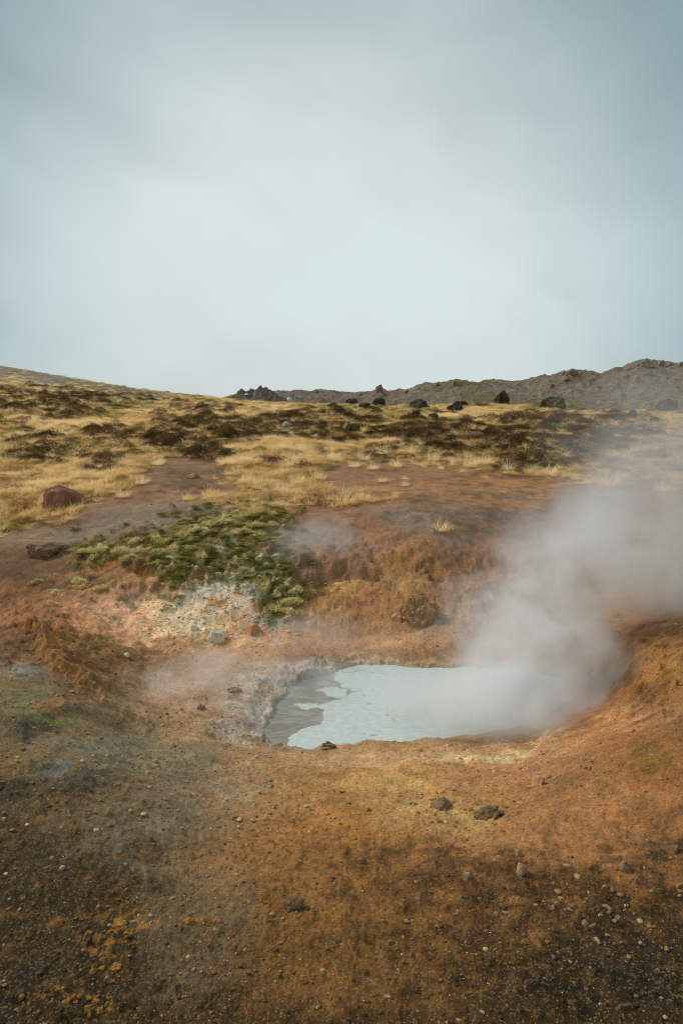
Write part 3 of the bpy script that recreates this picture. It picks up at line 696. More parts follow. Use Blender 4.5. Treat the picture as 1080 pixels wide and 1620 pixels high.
place_rock('stone', 1067, 1352, 22, 12, 77, M['pebble'], 'tan stone in the dark gravel by the right edge', 'stone', None, cuts=8)
place_rock('stone', 573, 1367, 14, 8, 78, M['grey_rock'], 'small dark grey stone on the orange soil', 'stone', None, cuts=8)
place_rock('stone', 740, 1393, 16, 9, 79, M['grey_rock'], 'small grey stone at the edge of the dark gravel', 'stone', None, cuts=8)
place_rock('stone', 820, 1355, 14, 9, 80, M['grey_pebble'], 'small grey stone just above the lone pinkish stone', 'stone', None, cuts=8)
place_rock('ochre_clod', 185, 1478, 30, 6, 81, M['ochre_pebble'], 'largest ochre clod on the dark soil at lower left', 'clod', None, cuts=4, rough=.3, fine_=.1, depth=1.2, rz=-.6, lump=.6)
place_rock('ochre_clod', 298, 1462, 22, 7, 82, M['ochre_pebble'], 'ochre clod with orange crust right of the largest ochre clod', 'clod', None, cuts=4, rough=.3, fine_=.1, lump=.4)
place_rock('ochre_clod', 137, 1600, 16, 6, 83, M['ochre_pebble'], 'small orange clod at the bottom left', 'clod', None, cuts=5, rough=.3, fine_=.1, lump=.4)
place_rock('ochre_clod', 180, 1540, 20, 5, 84, M['ochre_pebble'], 'smaller ochre clod below the largest one', 'clod', None, cuts=5, rough=.3, fine_=.1, depth=1.1, rz=-.7, lump=.6)

exec_scatter = True
# ------------------------------------------------------------------ far ridge and knoll
SKYL = np.array([(150, 640), (330, 632), (370, 627), (430, 620), (470, 617), (500, 618), (560, 623), (585, 621), (600, 615), (615, 621), (640, 618), (680, 609), (716, 604), (760, 606), (820, 604), (870, 594), (897, 585), (920, 587), (945, 589), (975, 582), (1000, 574), (1015, 571), (1040, 573), (1080, 574), (1180, 570), (1400, 585), (1700, 610)], float)
us = np.linspace(200, 1500, 620); nv = 110
RY0, RYC, RY1 = 62.0, 150.0, 230.0
V = np.linspace(0, 1, nv)
crest_y = np.interp(us, [200, 600, 900, 1500], [150, 150, 130, 110])
rx = np.zeros((nv, len(us))); ry = rx.copy(); rz = rx.copy()
cz = np.array([pt(u_, np.interp(u_, SKYL[:, 0], SKYL[:, 1]), Y=cy)[2] for u_, cy in zip(us, crest_y)])
for i, v in enumerate(V):
    ry0 = np.interp(us, [200, 520, 720], [100, 100, 60])
    yy = np.where(v < .75, ry0 + (crest_y - ry0) * (v / .75), crest_y + (RY1 - crest_y) * ((v - .75) / .25))
    dxy = np.array([(u_ - 540) / F for u_ in us])
    rx[i] = dxy * yy * 1.0; ry[i] = yy
    zb = samp(Z, rx[i], ry[i]) - 1.5
    t = np.where(v < .75, sstep(.1, .75, v) ** 1.25, 1 - sstep(.75, 1.05, v))
    rz[i] = zb * (1 - t) + cz * t
rough_ = sstep(.12, .6, V)[:, None]
rz += rough_ * (.22 * np.abs(fbm(rx * 1.1, ry * .9, 3, 66)) + .9 * (ridged(rx * .06, ry * .06, 5, 61) - .62) + .35 * fbm(rx * .25, ry * .25, 4, 63) + .30 * np.maximum(0, fbm(rx * .55, ry * .55, 2, 65)))
fr = (np.arange(nv - 1)[:, None] * len(us) + np.arange(len(us) - 1)).reshape(-1)
rf = np.stack([fr, fr + 1, fr + 1 + len(us), fr + len(us)], -1)
rme = mesh_np('ridge', np.stack([rx, ry, rz], -1).reshape(-1, 3), rf)
q5 = fbm(rx * .05, ry * .05, 4, 67); q6 = fbm(rx * .3, ry * .3, 3, 69)
rc = np.zeros(rx.shape + (3,)); rc[:] = S(138, 122, 107)
UU = np.broadcast_to(us, rx.shape)


def rp(rgb, mk):
    global rc
    mk = np.clip(mk, 0, 1)[..., None]; rc = rc * (1 - mk) + S(*rgb) * mk


rp((160, 144, 128), sstep(-.1, .4, q6)); rp((152, 130, 92), sstep(.05, .4, q5) * sstep(700, 820, UU)); rp((184, 146, 98), sstep(.42, .25, V)[:, None] * sstep(760, 900, UU) * (.6 + .5 * q6)); rp((172, 136, 88), sstep(1000, 1080, UU) * sstep(.2, .5, q5 + q6)); rp((126, 118, 80), sstep(.1, .5, q5 - q6 * .5) * sstep(620, 760, UU) * sstep(1000, 860, UU)); rp((108, 94, 83), sstep(.25, .6, q6) * .8)
vcol(rme, 'soil', np.clip(rc, 0, 1).reshape(-1, 3))
m, nd, lk, b = newmat('ridge_scree')
geo = N(nd, 'ShaderNodeNewGeometry').outputs['Position']; at = N(nd, 'ShaderNodeAttribute', attribute_name='soil')
na = noise(nd, lk, 1.1, 6, .75, geo); nb = noise(nd, lk, 3.5, 4, .75, geo)
f = mul(nd, lk, at.outputs['Color'], maprange(nd, lk, na.outputs['Fac'], .3, .7, .5, 1.5)); f = mul(nd, lk, f, maprange(nd, lk, nb.outputs['Fac'], .3, .7, .5, 1.5))
lk.new(f, b.inputs['Base Color']); b.inputs['Roughness'].default_value = .95; b.inputs['Specular IOR Level'].default_value = .1
bp = N(nd, 'ShaderNodeBump'); setin(bp, Strength=1.0, Distance=1.0); lk.new(na.outputs['Fac'], bp.inputs['Height']); lk.new(bp.outputs[0], b.inputs['Normal'])
M['ridge'] = m
ridge = add('ridge', rme, m); tag(ridge, 'far grey brown scree ridge along the skyline', kind='structure')
M['crag'] = rock_mat('crag_rock', (150, 128, 106), (118, 98, 80), (172, 150, 126), None, 3)
fm = [rock_mesh('crag', 200 + i, sub=3, cuts=9, rough=.25, fine_=.08, lump=.3) for i in range(5)]
for mm in fm: mm.materials.append(M['crag'])
crags = [(600, 617, 13, 9), (716, 606, 9, 7), (897, 588, 22, 7), (885, 591, 12, 6), (1015, 575, 22, 8), (1000, 577, 14, 6), (1035, 575, 14, 6), (1050, 576, 10, 5), (985, 583, 12, 6), (770, 608, 9, 4), (787, 607, 8, 4), (641, 620, 9, 4), (660, 616, 10, 4), (690, 609, 10, 4), (1070, 577, 12, 5), (930, 600, 9, 4), (865, 612, 10, 5), (890, 598, 12, 6), (940, 612, 10, 4), (985, 598, 9, 4), (1020, 590, 10, 5), (1045, 598, 9, 4), (570, 623, 8, 4), (500, 619, 8, 4)]


def ridge_z(x, y):
    k = np.argmin((rx - x) ** 2 + (ry - y) ** 2); return rz.ravel()[k]


for i, (px, py, w, h) in enumerate(crags):
    ui = np.argmin(abs(us - px)); ppx_, ppy_ = proj(rx[:, ui], ry[:, ui], rz[:, ui])
    kk = np.nonzero(V <= .76)[0]; k = kk[np.argmin(abs(ppy_[kk] - py - h * .3))]
    p = np.array([rx[k, ui], ry[k, ui], rz[k, ui]]); s = px_size(p)
    o = add('crag', fm[i % 5], None, loc=p - np.array([0, 0, h * s * .35])); o.scale = (w * s, w * s * .8, h * s * 1.5); o.rotation_euler.z = i * 1.3
    tag(o, {0: 'lone pointed crag on the far skyline near the middle', 1: 'small blocky crag on the far skyline right of the middle', 2: 'wide crag on the first hump of the far right ridge', 4: 'widest crag on the highest point of the far right ridge'}.get(i, 'brown grey craggy rock on the slope or crest of the far ridge'), 'rock', 'crags on the far ridge')

# knoll of broken lava behind the slope, left of the middle
kp = pt(404, 634, Y=72.0); ks = px_size(kp); nk = 150
ka, kb = np.meshgrid(np.linspace(-1, 1, nk * 2), np.linspace(-1, 1, nk))
KW = np.array([(345, 634), (360, 627), (378, 618), (384, 613), (392, 613), (397, 611), (404, 613), (410, 611.5), (416, 613), (424, 610), (432, 614), (444, 623), (456, 631), (465, 636)], float)
kx = 404 + ka * 66; ktop = np.interp(kx + 1.5 * gn(kx * .3, kb * 3, 3), KW[:, 0], KW[:, 1])
kh = (636 - ktop) * ks * np.clip(1 - np.abs(kb) ** 1.6, 0, 1)
kX = kp[0] + ka * 66 * ks; kY = kp[1] + kb * 5.5
kh = kh * (.95 + .25 * fbm(kX * .8, kY * .8, 4, 71)) - .5
kZ = kp[2] + kh + .22 * (kh > -.4) * fbm(kX * 2.2, kY * 2.2, 3, 73)
fr = (np.arange(nk - 1)[:, None] * nk * 2 + np.arange(nk * 2 - 1)).reshape(-1)
kme = mesh_np('lava_knoll', np.stack([kX, kY, kZ], -1).reshape(-1, 3), np.stack([fr, fr + 1, fr + 1 + nk * 2, fr + nk * 2], -1), smooth=False)
M['knoll'] = rock_mat('knoll_lava', (128, 110, 96), (96, 84, 74), (150, 132, 114), None, .8)
tag(add('lava_knoll', kme, M['knoll']), 'jagged brown lava knoll behind the slope left of the middle', 'knoll')
m, nd, lk, b = newmat('snow'); b.inputs['Base Color'].default_value = (.72, .75, .78, 1); b.inputs['Roughness'].default_value = .7
for px, py, w, h, lb in ((391, 625, 7, 3, 'small snow patch on the face of the lava knoll'), (459, 630, 9, 6, 'larger snow patch at the right foot of the lava knoll')):
    d = np.argmin((proj(kX, kY, kZ)[0] - px) ** 2 + (proj(kX, kY, kZ)[1] - py) ** 2 + 1e3 * (kY > kp[1]))
    p = np.array([kX.ravel()[d], kY.ravel()[d], kZ.ravel()[d]])
    o = add('snow_patch', rock_mesh('snow_patch', 300 + px, sub=3, cuts=5, size=(w * ks, 1.2, h * ks)), m, loc=p - np.array([0, .3, h * ks * .3])); tag(o, lb, 'snow')


# ------------------------------------------------------------------ plants
def blades(name, n_, length, width, spread, lean, droop, seed, mat, seg=3, root=.03, up=1.0, dome=0.0):
    r = np.random.default_rng(seed); vs, fs, bs = [], [], []
    for i in range(n_):
        az = r.uniform(0, 2 * math.pi); L = length * r.uniform(.55, 1.15); w = width * r.uniform(.7, 1.3)
        rr = root * math.sqrt(r.uniform()); p = np.array([rr * math.cos(az), rr * math.sin(az), dome * (1 - (rr / root) ** 2) - .01])
        a2 = az + r.normal(0, .5); tilt = abs(r.normal(spread, spread * .5)); dv = np.array([math.cos(a2) * math.sin(tilt) + lean, math.sin(a2) * math.sin(tilt) - lean * .4, math.cos(tilt) * up]); dv /= np.linalg.norm(dv)
        sv = np.cross(dv, [0, 0, 1]); sv = sv / (np.linalg.norm(sv) + 1e-6)
        st = len(vs); b_ = r.uniform()
        for k in range(seg + 1):
            ww = w * (1 - .85 * (k / seg) ** 1.5) * .5
            vs.append(p - sv * ww); vs.append(p + sv * ww); bs += [b_, b_]
            p = p + dv * L / seg; dv = dv + np.array([0, 0, -droop / seg]); dv /= np.linalg.norm(dv)
            if p[2] < .004: p[2] = .004
        for k in range(seg):
            a = st + 2 * k; fs.append([a, a + 1, a + 3, a + 2])
    me = mesh_np(name, np.array(vs), np.array(fs), True); vfloat(me, 'blade', bs); me.materials.append(mat)
    return me


def shrub(name, n_, rad, hgt, leaf, seed, mat):
    """low dense cushion of small leaves on short twigs"""
    r = np.random.default_rng(seed); vs, fs, bs = [], [], []
    for i in range(n_):
        a = r.uniform(0, 2 * math.pi); rr = rad * math.sqrt(r.uniform()); top = hgt * (1 - (rr / rad) ** 2) * r.uniform(.25, 1.1) + .01
        p = np.array([rr * math.cos(a), rr * math.sin(a), top]); u = r.normal(size=3); u /= np.linalg.norm(u); w = np.cross(u, r.normal(size=3)); w /= np.linalg.norm(w)
        st = len(vs); s = leaf * r.uniform(.6, 1.4)
        vs += [p - u * s, p + w * s * .4, p + u * s, p - w * s * .4]; fs.append([st, st + 1, st + 2, st + 3]); bs += [r.uniform()] * 4
    me = mesh_np(name, np.array(vs), np.array(fs), False); vfloat(me, 'blade', bs); me.materials.append(mat)
    return me


def scatter(name, pts, rot, scl, tint, meshes, label):
    """one mass of plants: points carrying rotation, scale and tint, clumps instanced on them"""
    pc = bpy.data.collections.new(name + '_clumps')
    for i, me in enumerate(meshes):
        o = bpy.data.objects.new('%s_clump_%02d' % (name, i), me); pc.objects.link(o)
    n_ = len(pts); me = bpy.data.meshes.new(name); me.vertices.add(n_); me.vertices.foreach_set('co', np.asarray(pts, np.float32).ravel())
    for nm, val in (('rot', rot), ('scl', scl)):
        a = me.attributes.new(nm, 'FLOAT_VECTOR', 'POINT'); a.data.foreach_set('vector', np.asarray(val, np.float32).ravel())
    vfloat(me, 'tint', tint)
    a = me.attributes.new('pick', 'INT', 'POINT'); a.data.foreach_set('value', rng.integers(0, len(meshes), n_).astype(np.int32))
    o = add(name, me); tag(o, label, kind='stuff')
    ng = bpy.data.node_groups.new(name, 'GeometryNodeTree')
    ng.interface.new_socket('Geometry', in_out='INPUT', socket_type='NodeSocketGeometry'); ng.interface.new_socket('Geometry', in_out='OUTPUT', socket_type='NodeSocketGeometry')
    gi = ng.nodes.new('NodeGroupInput'); go = ng.nodes.new('NodeGroupOutput'); ip = ng.nodes.new('GeometryNodeInstanceOnPoints'); ci = ng.nodes.new('GeometryNodeCollectionInfo')
    ci.inputs['Collection'].default_value = pc; ci.inputs['Separate Children'].default_value = True; ci.inputs['Reset Children'].default_value = True

    def attr(nm, ty):
        k = ng.nodes.new('GeometryNodeInputNamedAttribute'); k.data_type = ty; k.inputs['Name'].default_value = nm; return k.outputs['Attribute']
    ng.links.new(gi.outputs[0], ip.inputs['Points']); ng.links.new(ci.outputs[0], ip.inputs['Instance']); ip.inputs['Pick Instance'].default_value = True
    ng.links.new(attr('pick', 'INT'), ip.inputs['Instance Index'])
    ng.links.new(attr('rot', 'FLOAT_VECTOR'), ip.inputs['Rotation']); ng.links.new(attr('scl', 'FLOAT_VECTOR'), ip.inputs['Scale'])
    ng.links.new(ip.outputs[0], go.inputs[0])
    md = o.modifiers.new('plants', 'NODES'); md.node_group = ng
    return o


def cand(n_, r0, r1, th=.56):
    t = rng.uniform(-th, th, n_); r = np.exp(rng.uniform(math.log(r0), math.log(r1), n_)); return r * np.sin(t), r * np.cos(t), r


def emit(x, y, sink=0.0):
    return np.stack([x, y, samp(Z, x, y) - sink], -1)


def rots(n_, tilt=.15):
    return np.stack([rng.normal(0, tilt, n_), rng.normal(0, tilt, n_), rng.uniform(-.6, .6, n_)], -1)


# blond grass, lying over towards the right
gm = [blades('grass_clump', 70, .26, .0075, .75, .38, 1.0, 500 + i, M['straw'], 3, .09) for i in range(5)]
gm += [blades('grass_clump', 60, .34, .008, .9, .6, 1.3, 520 + i, M['straw'], 4, .10) for i in range(3)]
x, y, r = cand(84000, 8.5, 64)
g_ = samp(gw, x, y); h_ = samp(heath, x, y); gr_ = samp(green, x, y)
pk = rng.uniform(size=len(x)) < np.clip(.5 + .5 * sstep(-.3, .25, fbm(x * .9, y * .9, 3, 191)) + .6 * samp(pale, x, y), 0, 1) * g_ * (1 - .92 * h_) * (1 - .82 * gr_) * (1 - .5 * samp(scrub, x, y))
x, y, r = x[pk], y[pk], r[pk]
tn = np.clip(.52 + .25 * samp(pale, x, y) + .34 * samp(q2, x, y) + .22 * samp(q1, x, y) - .30 * samp(green, x, y) + rng.normal(0, .10, len(x)), .02, .98)
sc = (.55 + .012 * np.minimum(r, 45)) * rng.uniform(.5, 1.25, len(x)); zs = sc * rng.uniform(.45, .85, len(x)) * (1 - .5 * sstep(25, 48, r))
scatter('grass', emit(x, y, .01), rots(len(x)), np.stack([sc, sc, zs], -1), tn, gm, 'wind-combed blond grass covering the slope')
# heath
hm = [shrub('heath_clump', 420, .26, .17, .016, 540 + i, M['heath']) for i in range(4)]
x, y, r = cand(42000, 11, 64)
pk = rng.uniform(size=len(x)) < samp(heath, x, y) * .78; x, y, r = x[pk], y[pk], r[pk]
sc = (.6 + .014 * np.minimum(r, 45)) * rng.uniform(.5, 1.3, len(x)) * (1 - .4 * sstep(30, 48, r))
tn = np.clip(.42 + .3 * samp(q3, x, y) + rng.normal(0, .15, len(x)), .05, .95)
scatter('heath', emit(x, y, .02), rots(len(x), .1), np.stack([sc, sc, sc * rng.uniform(.6, 1.1, len(x))], -1), tn, hm, 'low dark brown heath in patches on the slope')
# moss between the grass and on the crater wall
mm_ = [blades('moss_clump', 150, .035, .007, .8, 0, .2, 560 + i, M['mossfuzz'], 2, .09, 1, .035) for i in range(4)]
x, y, r = cand(36000, 8, 60)
pk = rng.uniform(size=len(x)) < samp(green, x, y) * .8; x, y, r = x[pk], y[pk], r[pk]
x2, y2, r2 = cand(30000, 7, 10.5, .42); pk = rng.uniform(size=len(x2)) < samp(moss, x2, y2) * (.22 + .6 * sstep(-.1, .3, samp(q3, x2, y2))); x2, y2, r2 = x2[pk], y2[pk], r2[pk]
sc = np.concatenate([(.8 + .03 * r) * rng.uniform(.6, 1.3, len(r)), rng.uniform(.25, .85, len(r2))])
tn = np.clip(np.concatenate([.45 + .2 * samp(q3, x, y), .32 - .25 * samp(q3, x2, y2) - .18 * samp(q2, x2, y2)]) + rng.normal(0, .18, len(sc)), .02, .95)
x = np.concatenate([x, x2]); y = np.concatenate([y, y2])
scatter('moss', emit(x, y, .005), rots(len(x), .1), np.stack([sc, sc, sc * rng.uniform(.3, .7, len(sc))], -1), tn, mm_, 'green and olive moss in the grass and on the crater wall')

# moss cushions on the crater rim that one can tell apart
def lumpy(i):
    parts_ = []
    r = np.random.default_rng(570 + i)
    me = blades('moss_cushion', 560, .05, .0055, .95, .25, .9, 580 + i, M['mossfuzz'], 2, .12, 1, .06)
    v = np.zeros(len(me.vertices) * 3, np.float32); me.vertices.foreach_get('co', v); v = v.reshape(-1, 3)
    a = np.arctan2(v[:, 1], v[:, 0]); k = 1 + .35 * np.sin(2 * a + r.uniform(0, 6)) + .22 * np.sin(3 * a + r.uniform(0, 6)) + .12 * np.sin(7 * a)
    v[:, 0] *= k; v[:, 1] *= k; v[:, 2] *= 1 + .4 * np.sin(v[:, 0] * 40 + i) * np.cos(v[:, 1] * 34)
    me.vertices.foreach_set('co', v.ravel()); me.update()
    return me


cm = [lumpy(i) for i in range(6)]
cush = [(124, 920, 26), (88, 937, 30), (118, 870, 22), (140, 872, 24), (165, 868, 22), (150, 882, 20), (190, 872, 30), (204, 884, 26), (215, 856, 22), (226, 870, 30), (245, 852, 26), (262, 858, 24), (290, 848, 24), (312, 838, 26), (335, 830, 28), (356, 826, 26), (378, 820, 26), (398, 815, 26), (412, 808, 26), (428, 812, 24), (402, 832, 28), (384, 842, 26), (412, 846, 24), (430, 830, 24), (438, 800, 22), (255, 874, 26), (275, 868, 24), (172, 914, 24), (160, 930, 22), (420, 928, 28), (446, 940, 30), (462, 952, 28), (470, 935, 26), (436, 962, 28), (456, 968, 26), (476, 968, 22), (250, 892, 20), (300, 866, 20), (345, 858, 22), (320, 880, 22), (128, 928, 24), (470, 800, 22), (392, 862, 20), (80, 955, 24), (60, 920, 22)]
for i, (px, py, w) in enumerate(cush):
    p = hit(px, py); s = w * px_size(p) / .24
    o = add('moss_cushion', cm[i % 6], None, loc=p - np.array([0, 0, .01])); o.scale = (s, s, s * rng.uniform(.6, 1.0)); o.rotation_euler.z = rng.uniform(0, 6.28); o['tint'] = float(rng.uniform(.35, .85))
    tag(o, 'pale olive moss cushion on the mossy rim above the white crater wall' if px > 105 and i not in (27, 28, 40) else 'dull olive moss cushion on the brown slope left of the white wall', 'moss', 'moss cushions on the crater rim' if px > 105 and i not in (27, 28, 40) else 'moss cushions left of the white wall')

# grass tufts that stand alone on bare soil
tm = [blades('grass_tuft', 240, .30, .007, .75, .12, 1.3, 600 + i, M['straw'], 4, .13) for i in range(5)]
tufts = [(697, 838, 40, 'round olive straw tuft alone on the grey bare slope'), (683, 729, 36, 'blond tuft at the left of the reddish gap in the grass'), (626, 738, 32, 'small blond tuft below the grass edge near the middle'), (546, 796, 62, 'wide straw tuft on the bare slope above the crater'),
         (744, 738, 44, 'thick blond tuft right of the reddish gap in the grass'), (962, 768, 60, 'widest blond tuft at the edge of the steam'), (1050, 777, 40, 'pale blond tuft in the steam at the right edge'), (697, 742, 16, 'tiny blond tuft under the reddish gap')]
more = [(575, 727, 34), (600, 718, 34), (640, 720, 32), (655, 716, 30), (770, 735, 36), (804, 742, 38), (835, 748, 30), (870, 750, 40), (720, 735, 28), (985, 757, 34), (930, 765, 26), (560, 738, 26), (590, 742, 24), (530, 728, 30), (505, 758, 34), (470, 765, 36), (445, 778, 34), (410, 772, 36), (388, 764, 32), (520, 790, 30), (575, 790, 30), (490, 797, 30), (640, 768, 18), (605, 762, 22), (640, 758, 16), (460, 738, 36), (250, 735, 30), (225, 765, 34), (195, 785, 32)]
for i, t in enumerate(tufts + [(a, b, w, None) for a, b, w in more]):
    p = hit(t[0], t[1]); s = t[2] * px_size(p) / .46
    o = add('grass_tuft', tm[i % 5], None, loc=p - np.array([0, 0, .01])); o.scale = (s, s, s * rng.uniform(.75, 1.0)); o.rotation_euler.z = rng.uniform(-.6, .6); o['tint'] = float(rng.uniform(.5, .75) - (.2 if i in (0, 3) else 0))
    tag(o, t[3] or 'blond grass tuft along the ragged lower edge of the grass', 'grass tuft', 'grass tufts on bare soil' if t[3] else 'grass tufts along the lower grass edge')


# ------------------------------------------------------------------ gravel and pebbles
def pebble_batch(n_, sub, smin, smax, dens, r0, r1, palette, seed, th=.6):
    r = np.random.default_rng(seed); v0, f0 = ico(sub)
    t = r.uniform(-th, th, n_); rad = np.exp(r.uniform(math.log(r0), math.log(r1), n_)); x = rad * np.sin(t); y = rad * np.cos(t)
    k = r.uniform(size=n_) < dens(x, y); x, y, rad = x[k], y[k], rad[k]; n_ = len(x)
    s = smin * (smax / smin) ** (r.uniform(size=n_) ** 2.6)
    ax = np.stack([r.uniform(.7, 1.3, n_), r.uniform(.6, 1.1, n_), r.uniform(.35, .75, n_)], -1) * s[:, None] * .5
    a = r.uniform(0, 6.28, n_); jit_ = r.normal(1, .17, (n_, len(v0)))
    v = v0[None] * jit_[..., None] * ax[:, None]
    ca, sa = np.cos(a)[:, None], np.sin(a)[:, None]
    v = np.stack([v[..., 0] * ca - v[..., 1] * sa, v[..., 0] * sa + v[..., 1] * ca, v[..., 2]], -1)
    v += np.stack([x, y, samp(Z, x, y) + ax[:, 2] * .35], -1)[:, None]
    soilc = np.stack([samp(Cc[..., i], x, y) for i in range(3)], -1)
    pal = np.array([S(*p_) for p_ in palette]); pc = pal[r.integers(0, len(pal), n_)]
    mixf = (r.uniform(size=n_) ** 1.5 * .9 + .05)[:, None]
    cc = (pc * np.array([1.0, .93, .84]) * mixf + soilc * 1.2 * (1 - mixf)) * r.uniform(.6, 1.3, n_)[:, None]
    ff = (f0[None] + (np.arange(n_) * len(v0))[:, None, None]).reshape(-1, 3)
    return v.reshape(-1, 3), ff, np.repeat(cc, len(v0), 0)


def dens_fg(x, y):
    px, py = samp(PX, x, y), samp(PY, x, y)
    base = .28 + .75 * sstep(-.15, .45, samp(q2, x, y) + .5 * samp(q3, x, y)) + .25 * sstep(1340, 1500, py)
    calm = np.exp(-((px - 560) / 90) ** 2) * .5 + np.exp(-((px - 930) / 130) ** 2 - ((py - 1310) / 55) ** 2) * .7
    return np.clip(base - calm, .03, 1) * (samp(sd, x, y) > .10) * (samp(gw, x, y) < .3)


PAL = [(78, 58, 34), (90, 68, 44), (180, 152, 114), (156, 126, 88), (134, 110, 82), (112, 94, 74), (172, 122, 66), (140, 96, 50), (92, 76, 56), (196, 172, 136)]
parts = [pebble_batch(70000, 0, .0035, .010, dens_fg, 1.5, 6.2, PAL, 801),
         pebble_batch(9000, 1, .006, .020, dens_fg, 1.5, 5.0, PAL, 803),
         pebble_batch(5000, 1, .012, .034, lambda x, y: .45 * dens_fg(x, y), 2.8, 6.5, [(196, 170, 134), (168, 140, 106), (150, 124, 92), (128, 104, 78), (184, 150, 104)], 805, .5),
         pebble_batch(16000, 0, .008, .036, lambda x, y: .6 * dens_fg(x, y), 4.5, 15.0, PAL, 802)]
# bleached fragments strewn below the white wall
def dens_white(x, y):
    px, py = samp(PX, x, y), samp(PY, x, y)
    return np.clip(1.2 * np.exp(-((px - 400) / 60) ** 2 - ((py - 925) / 40) ** 2) + .8 * np.exp(-((px - 290) / 90) ** 2 - ((py - 980) / 28) ** 2) + .4 * np.exp(-((px - 440) / 50) ** 2 - ((py - 990) / 20) ** 2), 0, 1)
parts.append(pebble_batch(14000, 1, .012, .05, dens_white, 6.3, 9.0, [(228, 208, 180), (204, 186, 162), (228, 204, 164), (180, 166, 146)], 804, .3))
off = 0; VV, FF, CC = [], [], []
for v, f, c_ in parts:
    VV.append(v); FF.append(f + off); CC.append(c_); off += len(v)
gvme = mesh_np('gravel', np.concatenate(VV), np.concatenate(FF), False); vcol(gvme, 'soil', np.clip(np.concatenate(CC), 0, 1))
m, nd, lk, b = newmat('gravel'); at = N(nd, 'ShaderNodeAttribute', attribute_name='soil'); geo = N(nd, 'ShaderNodeNewGeometry').outputs['Position']
lk.new(mul(nd, lk, at.outputs['Color'], maprange(nd, lk, noise(nd, lk, 180, 3, .6, geo).outputs['Fac'], .3, .7, .75, 1.25)), b.inputs['Base Color']); b.inputs['Roughness'].default_value = .85; b.inputs['Specular IOR Level'].default_value = .3
tag(add('gravel', gvme, m), 'fine stony gravel strewn over the soil', kind='stuff')

pm = {}
for nm in ('pebble', 'pale_pebble', 'grey_pebble', 'ochre_pebble'):
    pm[nm] = [rock_mesh('pebble', 900 + i + 10 * len(pm), sub=3, cuts=6, rough=.1, size=(1, .8, .45)) for i in range(4)]
    for me in pm[nm]: me.materials.append(M[nm])
zones = [((180, 1420, 200, 130), 34, ('pale_pebble', 'pebble', 'pale_pebble'), (5, 12), 'pale pebble on the dark soil at lower left', 'pale pebbles at lower left'),
         ((960, 1440, 130, 75), 40, ('pebble', 'pale_pebble', 'pebble'), (6, 15), 'tan pebble in the dark gravel at lower right', 'tan pebbles at lower right'),
         ((360, 1400, 90, 120), 22, ('pale_pebble', 'grey_pebble'), (5, 11), 'pale pebble on the grey streak left of the orange soil', 'pebbles on the grey streak'),
         ((170, 1480, 120, 70), 22, ('ochre_pebble',), (5, 12), 'small ochre lump among the ochre clods at lower left', 'ochre lumps at lower left'),
         ((120, 1590, 110, 25), 10, ('ochre_pebble',), (7, 13), 'small ochre lump along the bottom edge at left', 'ochre lumps along the bottom edge'),
         ((230, 1215, 50, 22), 16, ('pale_pebble',), (5, 10), 'pale pebble on the greenish patch left of the pool', 'pale pebbles on the greenish patch'),
         ((50, 1112, 70, 14), 16, ('pale_pebble',), (4, 8), 'pale pebble on the green grey ground at the left edge', 'pale pebbles at the left edge'),
         ((730, 1285, 130, 30), 24, ('pebble', 'pale_pebble', 'ochre_pebble'), (5, 14), 'light pebble round the dark clods in front of the pool', 'pebbles round the dark clods'),
         ((700, 1480, 170, 100), 20, ('pebble', 'grey_pebble'), (5, 13), 'brownish pebble on the bare soil at bottom middle', 'pebbles at bottom middle'),
         ((900, 1240, 70, 12), 12, ('pebble',), (8, 15), 'tan pebble beside the pinkish stone right of the pool', 'pebbles beside the pinkish stone')]
for (cx, cy, sx, sy), n_, kinds, (a, b_), lab, grp in zones:
    for i in range(n_):
        px = float(np.clip(rng.normal(cx, sx * .5), 6, 1074)); py = float(np.clip(rng.normal(cy, sy * .5), 1000, 1612))
        p = hit(px, py); s = px_size(p) * rng.uniform(a, b_); k = kinds[i % len(kinds)]
        o = add('pebble', pm[k][i % 4], None, loc=p - np.array([0, 0, s * .12])); o.scale = (s, s * rng.uniform(.7, 1.1), s * rng.uniform(.6, 1.1)); o.rotation_euler = (rng.normal(0, .2), rng.normal(0, .2), rng.uniform(0, 6.28))
        tag(o, lab, 'pebble', grp)

# ------------------------------------------------------------------ steam
m = bpy.data.materials.new('steam'); m.use_nodes = True; nd, lk = m.node_tree.nodes, m.node_tree.links; nd.clear()
mo = N(nd, 'ShaderNodeOutputMaterial'); pv = N(nd, 'ShaderNodeVolumePrincipled'); setin(pv, Color=(.998, .998, .998, 1), Anisotropy=.25, Density=1.0)
lk.new(pv.outputs[0], mo.inputs['Volume'])
STEAM_BOX = ((-2.6, 3.9, -.62), (6.0, 11.5, 3.0)); STEAM_RES = (190, 168, 84)
PUFFS = [(860, 1115, 4.9, .60, .42, .26, 2.6), (930, 1060, 5.3, .40, .4, .4, 1.0), (770, 1110, 5.0, .80, .50, .22, 2.2), (860, 1070, 5.3, .55, .45, .35, 2.0), (850, 990, 5.6, .45, .45, .50, 1.8), (880, 900, 6.0, .50, .55, .50, 1.7), (930, 845, 6.4, .60, .6, .40, 1.1), (1010, 880, 6.6, .8, .7, .6, .62), (1090, 920, 6.8, .8, .8, .6, .4), (800, 985, 5.9, .40, .45, .38, .6),
         (1040, 770, 7.2, .9, .9, .6, .30), (640, 1105, 5.2, .9, .6, .10, .6), (310, 1090, 5.6, 1.15, .65, .14, 1.1), (560, 1015, 6.6, 1.0, .4, .22, .4), (500, 850, 7.9, .45, .4, .22, .5), (1070, 690, 9.5, 1.6, 1.8, .9, .13)]
ng = bpy.data.node_groups.new('steam', 'GeometryNodeTree')
